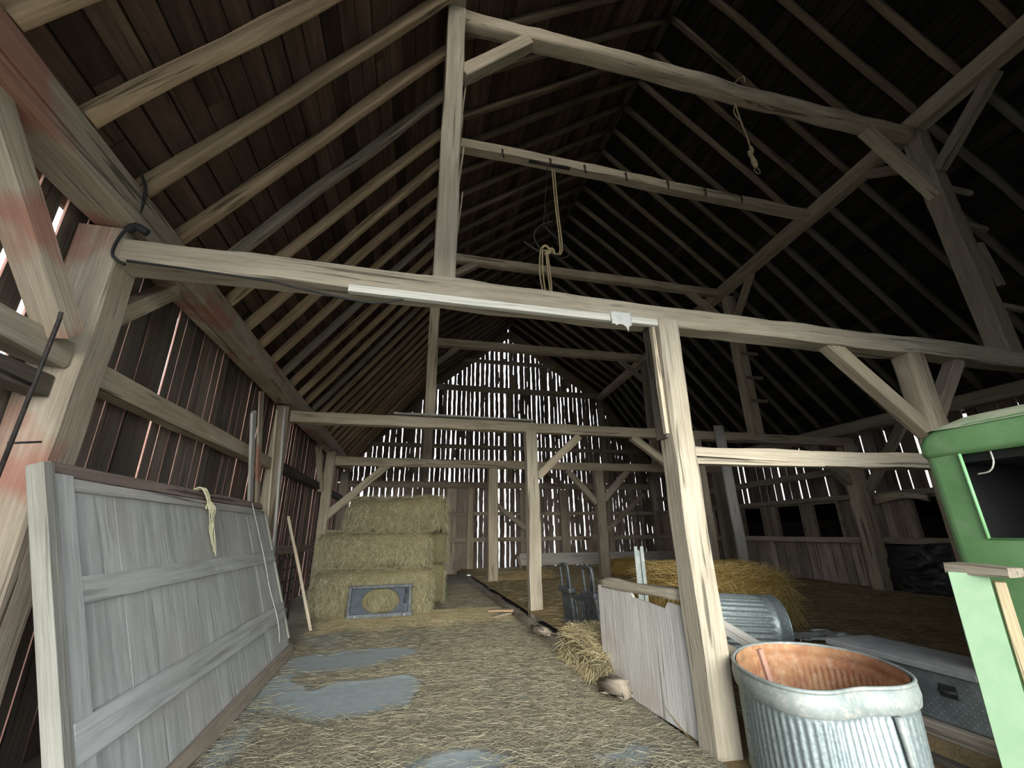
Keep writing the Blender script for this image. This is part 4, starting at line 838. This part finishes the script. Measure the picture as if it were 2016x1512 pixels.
link('body', mesh('body', vs, fs, True), M_GALV, TM, tk)
vs, fs, N = tank_geo(0.615, 0.475, H1, dent1, ribs=72, inset=0.006)
vs = [(x, y, z * 0.995 + 0.004) for x, y, z in vs]; fs.append(tuple(range(N)))
o = link('lining', mesh('lining', vs, [f[::-1] for f in fs], True), M_RUST, TM, tk); o['label'] = 'rusty orange inside of the tank'
rp = []
for k in range(96):
    a = 2 * math.pi * k / 96; dd = dent1(a); rp.append(((0.618 - dd) * math.cos(a), (0.488 - dd) * math.sin(a), H1))
tubes('rim', [(rp, 0.012, True)], M_GALVD, parent=tk, K=8)
def band(h0, h1, off):
    vs, fs = [], []; N = 120
    for h, o2 in ((h0, 0.0), (h0 + 0.012, off), ((h0 + h1) / 2, off * 1.6), (h1 - 0.012, off), (h1, 0.0)):
        for k in range(N):
            a = 2 * math.pi * k / N; dd = dent1(a) * (0.35 + 0.65 * h / H1); vs.append(((0.617 + o2 - dd) * math.cos(a), (0.487 + o2 - dd) * math.sin(a), h))
    for i in range(4):
        for k in range(N): a, b2 = i * N + k, i * N + (k + 1) % N; fs.append((a, b2, b2 + N, a + N))
    return mesh('band', vs, fs, True)
link('band', band(0.49, 0.612, 0.012), M_GALVD, TM, tk)
sa = math.radians(232); sd = dent1(sa)
tubes('seam', [([((0.632 - dent1(sa) * (0.35 + 0.65 * h / H1)) * math.cos(sa), (0.502 - dent1(sa) * (0.35 + 0.65 * h / H1)) * math.sin(sa), h) for h in (0.0, 0.12, 0.25, 0.38, 0.49)], [0.016, 0.016, 0.016, 0.018, 0.024])], M_GALVD, parent=tk)['label'] = 'dusty welded seam down the tank side'
beam('marker_stick', (2.66, 2.98, 0.02), (2.60, 3.06, 0.665), 0.035, 0.02, M_REDPAINT, 'red painted stick standing inside the stock tank', 'stick', up=V)
# --- tipped tub
def dent0(a): return 0.0
T2 = Matrix.Translation((3.28, 4.72, 0.50)) @ Vector((0.97, -0.16, -0.06)).to_track_quat('Z', 'Y').to_matrix().to_4x4()
t2 = tag(link('stock_tank', None, None, T2), 'bright galvanised tub lying on its side before the golden straw', 'tank')
vs, fs, N = tank_geo(0.295, 0.315, 0.86, dent0, ribs=34); fs.append(tuple(range(N))[::-1])
link('body', mesh('body', vs, fs, True), M_GALV, T2, t2)
vs, fs, N = tank_geo(0.295, 0.315, 0.86, dent0, ribs=34, inset=0.006); vs = [(x, y, z * 0.99 + 0.006) for x, y, z in vs]; fs.append(tuple(range(N)))
link('lining', mesh('lining', vs, [f[::-1] for f in fs], True), M_GALVD, T2, t2)
tubes('rim', [([(0.298 * math.cos(a), 0.318 * math.sin(a), 0.86) for a in np.linspace(0, 2 * math.pi, 48, endpoint=False)], 0.011, True)], M_GALV, parent=t2)
beam('loose_plank', (2.72, 4.15, 0.82), (3.42, 3.80, 0.36), 0.17, 0.035, M_GREYB, 'upper of two grey planks leaning between main post and tipped tub', 'plank', up=(0.3, -0.6, 0.7))
beam('loose_plank', (2.62, 4.0, 0.62), (3.2, 3.62, 0.30), 0.13, 0.05, M_BEAM, 'lower of two planks leaning between main post and tipped tub', 'plank', up=(0.3, -0.6, 0.7))
# --- tool box
TB = Matrix.Translation((3.72, 2.36, 0.27))
tb = tag(link('tool_box', None, None, TB), 'aluminium tread plate tool box on the floor behind the stock tank', 'tool box')
boxes('box_body', [((-0.15, 0.0, 0.0), (0.24, 0.98, 0.29))], M_TREAD, parent=tb, bevel=0.008)
vs, fs = [], []
for i in range(38):
    for j in range(11):
        y, z = 0.03 + i * 0.0245, 0.025 + j * 0.0235; k = len(vs); s = 1 if (i + j) % 2 else -1; x = -0.152
        c, n_ = 0.0078 * 0.72, 0.0026
        a = (c * s, c); p = (-n_ * s, n_)
        if 0.13 < y < 0.25 and 0.15 < z < 0.24: continue
        vs += [(x, y - a[0], z - a[1]), (x, y + p[0] , z - p[1]), (x, y + a[0], z + a[1]), (x, y - p[0], z + p[1]), (x - 0.004, y, z)]
        fs += [(k, k + 1, k + 4), (k + 1, k + 2, k + 4), (k + 2, k + 3, k + 4), (k + 3, k, k + 4)]
link('tread_pattern', mesh('tread_pattern', vs, fs), M_TREADL, TB, tb)
boxes('lid', [((-0.19, -0.02, 0.30), (0.27, 1.02, 0.345))], M_ALU, parent=tb, bevel=0.008)
hd = boxes('latch', [((-0.162, 0.135, 0.16), (-0.148, 0.245, 0.235))], M_BLACK, parent=tb, bevel=0.006)
tubes('latch_handle', [(spline([(-0.165, 0.145, 0.2), (-0.185, 0.17, 0.2), (-0.185, 0.21, 0.2), (-0.165, 0.235, 0.2)], 4), 0.012)], M_BLACK, parent=hd, M=TB)
beam('skid', (3.62, 2.1, 0.225), (3.6, 3.3, 0.225), 0.2, 0.085, M_DIM, 'weathered plank lying under the tread plate tool box', 'plank')
beam('floor_plank', (3.42, 1.9, 0.10), (3.48, 2.7, 0.10), 0.2, 0.03, M_DARKB, 'dark plank on the floor between the stock tank and the pale green upright', 'plank')
# torn light plastic on the straw
vs, fs = [], []; n = 12
for j in range(n + 1):
    for i in range(n + 1):
        u, v = i / n, j / n; h = 0.24 + 0.05 * abs(mnoise.noise(Vector((u * 4, v * 4, 2)))) + (0.06 * abs(mnoise.noise(Vector((u * 9, 4, 1)))) if j == n else 0)
        vs.append((4.6 + 0.85 * u + 0.1 * mnoise.noise(Vector((v * 5, u * 2, 0))), 4.75 + 0.35 * v + 0.12 * mnoise.noise(Vector((u * 6, v * 2, 5))), h))
for j in range(n):
    for i in range(n):
        a = j * (n + 1) + i; fs.append((a, a + 1, a + n + 2, a + n + 1))
o = link('plastic_sheet', mesh('plastic_sheet', vs, fs, True), M_PLASTIC); sm = o.modifiers.new('thick', 'SOLIDIFY'); sm.thickness = 0.003
tag(o, 'torn pale plastic sheet on the straw left of the tool box', 'plastic sheet')
# black tarp hung on the right wall
vs, fs = [], []; nu, nv = 46, 26
for j in range(nv + 1):
    for i in range(nu + 1):
        u, v = i / nu, j / nv; y = 5.3 + 2.75 * u
        d = 0.06 * mnoise.noise(Vector((u * 7 + v * 3, v * 6, 1))) + 0.05 * abs(mnoise.noise(Vector((u * 14 - v * 5, v * 7, 6)))) + 0.08 * (1 - v) * abs(mnoise.noise(Vector((u * 3, v * 2, 11))))
        vs.append((10.58 - abs(d) * 1.5 - 0.12 * (1 - v), y, 0.19 + 0.95 * v - 0.04 * math.sin(u * 9) * v))
for j in range(nv):
    for i in range(nu): a = j * (nu + 1) + i; fs.append((a, a + 1, a + nu + 2, a + nu + 1))
o = link('tarp', mesh('tarp', vs, fs, True), M_TARP); sm = o.modifiers.new('thick', 'SOLIDIFY'); sm.thickness = 0.004
tag(o, 'black plastic tarp hung along the foot of the right wall', 'tarp')

# ------------------------------------------------------------------ green vehicle cab
CX0, CX1, CY0, CY1, CZ0, CZ1 = 3.6, 5.3, 0.35, 2.30, 0.55, 1.98
def rr_path(x0, x1, y0, y1, r, brk):
    pts = []
    def seg(a, b2, cuts):
        for t in cuts: pts.append((a[0] + (b2[0] - a[0]) * t, a[1] + (b2[1] - a[1]) * t))
    def arc(cx, cyy, a0):
        for k in range(1, 6): a = a0 + math.pi / 2 * k / 6; pts.append((cx + r * math.cos(a), cyy + r * math.sin(a)))
    ys_ = [y1 - r] + brk + [y0 + r]
    for y in ys_: pts.append((x0, y))                         # left side, going toward the viewer
    arc(x0 + r, y0 + r, math.pi)
    for t in (0, 0.12, 0.88, 1): pts.append((x0 + r + (x1 - x0 - 2 * r) * t, y0))
    arc(x1 - r, y0 + r, -math.pi / 2)
    for y in ys_[::-1]: pts.append((x1, y))
    arc(x1 - r, y1 - r, 0)
    for t in (1, 0.85, 0.15, 0): pts.append((x0 + r + (x1 - x0 - 2 * r) * t, y1))
    arc(x0 + r, y1 - r, math.pi / 2)
    return pts
path = rr_path(CX0, CX1, CY0, CY1, 0.07, [2.08, 1.25, 0.6]); NP = len(path)
zs = [CZ0, 0.9, 1.30, 1.415, 1.96, CZ1]
bm = bmesh.new(); gv = [[bm.verts.new((x, y, z)) for x, y in path] for z in zs]
for i in range(len(zs) - 1):
    for k in range(NP):
        a, b2 = path[k], path[(k + 1) % NP]; mx, my = (a[0] + b2[0]) / 2, (a[1] + b2[1]) / 2
        if zs[i] >= 1.4 and zs[i + 1] <= 1.97:
            if (abs(mx - CX0) < 0.01 or abs(mx - CX1) < 0.01) and 0.6 < my < 2.08: continue
            if abs(my - CY0) < 0.01 and CX0 + 0.3 < mx < CX1 - 0.3: continue
        bm.faces.new((gv[i][k], gv[i][(k + 1) % NP], gv[i + 1][(k + 1) % NP], gv[i + 1][k]))
bmesh.ops.recalc_face_normals(bm, faces=bm.faces)
me = bpy.data.meshes.new('cab_body'); bm.to_mesh(me); bm.free()
cab = thing('vehicle_cab', (4.45, 1.3, 0.0), 'green vehicle cab with a dark side window at the right edge', 'vehicle cab')
o = link('cab_body', me, M_GREEN, I4, cab); sm = o.modifiers.new('thick', 'SOLIDIFY'); sm.thickness = 0.03; sm.offset = -1
bv = o.modifiers.new('bev', 'BEVEL'); bv.width = 0.006; bv.segments = 2; bv.limit_method = 'ANGLE'
vs, fs = [], []
rings = [(0.005, 0.0, 0.0), (0.015, 0.03, 0.0), (0.012, 0.09, 0.0), (-0.008, 0.14, 0.0), (-0.05, 0.185, 0.2), (-0.18, 0.25, 0.5), (-0.42, 0.30, 0.8), (-0.7, 0.32, 1.0)]
cxm, cym = (CX0 + CX1) / 2, (CY0 + CY1) / 2
for off, dz, _ in rings:
    for x, y in path:
        dx, dy = x - cxm, y - cym; sx_, sy_ = (CX1 - CX0) / 2, (CY1 - CY0) / 2
        vs.append((cxm + dx * (sx_ + off) / sx_, cym + dy * (sy_ + off) / sy_, CZ1 - 0.02 + dz + 0.012 * mnoise.noise(Vector((x * 2, y * 2, dz)))))
for i in range(len(rings) - 1):
    for k in range(NP): fs.append((i * NP + k, i * NP + (k + 1) % NP, (i + 1) * NP + (k + 1) % NP, (i + 1) * NP + k))
fs.append(tuple((len(rings) - 1) * NP + k for k in range(NP))); fs.append(tuple(range(NP))[::-1])
link('cab_roof', mesh('cab_roof', vs, fs, True), [M_GREEN], I4, cab)
vs, fs = [], []
for off, dz in ((-0.03, 0.176), (-0.18, 0.257), (-0.42, 0.307), (-0.7, 0.327)):
    for x, y in path:
        dx, dy = x - cxm, y - cym; sx_, sy_ = (CX1 - CX0) / 2, (CY1 - CY0) / 2
        vs.append((cxm + dx * (sx_ + off) / sx_, cym + dy * (sy_ + off) / sy_, CZ1 - 0.02 + dz + 0.012 * mnoise.noise(Vector((x * 9, y * 9, dz)))))
for i in range(3):
    for k in range(NP): fs.append((i * NP + k, i * NP + (k + 1) % NP, (i + 1) * NP + (k + 1) % NP, (i + 1) * NP + k))
fs.append(tuple(3 * NP + k for k in range(NP)))
link('roof_dust', mesh('roof_dust', vs, fs, True), M_ROOFG, I4, cab)['label'] = 'grey dust lying on the cab roof'
boxes('cab_lining', [((CX0 + 0.12, CY0 + 0.06, CZ0 + 0.02), (CX1 - 0.06, CY1 - 0.05, 0.9)), ((CX1 - 0.09, CY0 + 0.06, 0.9), (CX1 - 0.04, CY1 - 0.05, 1.95)), ((CX0 + 0.05, CY1 - 0.09, 0.9), (CX1 - 0.06, CY1 - 0.04, 1.95)), ((CX0 + 0.05, CY0 + 0.06, 1.9), (CX1 - 0.06, CY1 - 0.05, 1.95)), ((CX0 + 0.05, CY0 + 0.04, 0.9), (CX1 - 0.06, CY0 + 0.09, 1.95))], M_CABIN, parent=cab, M=I4)
tubes('window_seal', [([(CX0 - 0.004, 2.075, 1.42), (CX0 - 0.004, 2.075, 1.955)], 0.010), ([(CX0 - 0.004, 2.075, 1.42), (CX0 - 0.004, 0.6, 1.42)], 0.006)], plain('bright green edge', (0.22, 0.50, 0.22), (0.28, 0.56, 0.27), 5, 0.4), parent=cab, M=I4)
tubes('loose_wire', [(spline([(CX0 + 0.03, 1.93, 1.95), (CX0 + 0.04, 1.94, 1.88), (CX0 + 0.05, 1.98, 1.83), (CX0 + 0.06, 2.05, 1.82)], 6), 0.005)], M_WHITEB, parent=cab, M=I4)
tubes('door_seam', [([(CX0 - 0.001, 1.86, 1.40), (CX0 - 0.001, 1.84, 0.6)], 0.003)], M_CABIN, parent=cab, M=I4)
pu = thing('painted_upright', (3.35, 2.03, 0.0), 'pale green painted upright with a yellowish wooden edge before the cab', 'upright')
beam('painted_face', (3.38, 2.16, 0.0), (3.31, 2.07, 1.235), 0.17, 0.05, M_PALEG, parent=pu, up=(-0.8, -0.6, 0), hew=0.004, cham=0.08)
beam('wooden_edge', (3.455, 2.065, 0.0), (3.385, 1.975, 1.19), 0.05, 0.05, M_YELLOWW, parent=pu, up=(-0.8, -0.6, 0), hew=0.006)
beam('dusty_cap', (3.35, 2.17, 1.255), (3.37, 1.88, 1.245), 0.15, 0.05, M_DIM, parent=pu, hew=0.014)

boxes('chassis', [((3.95, 0.2, 0.42), (4.1, 2.5, 0.56)), ((4.8, 0.2, 0.42), (4.95, 2.5, 0.56)), ((3.95, 0.85, 0.38), (4.95, 0.97, 0.5))], M_DARKIRON, parent=cab, M=I4)
for x in (3.74, 5.16):
    wv, wf = [], []
    tube_geo([(x, 0.91 + 0.29 * math.cos(a), 0.42 + 0.29 * math.sin(a)) for a in np.linspace(0, 2 * math.pi, 32, endpoint=False)], 0.115, 12, wv, wf, True)
    wh = link('wheel', mesh('wheel', wv, wf, True), M_BLACK, I4, cab)
    tubes('hub', [([(x - 0.06, 0.91, 0.42), (x + 0.06, 0.91, 0.42)], 0.2)], M_DARKIRON, parent=wh, K=20, M=I4)
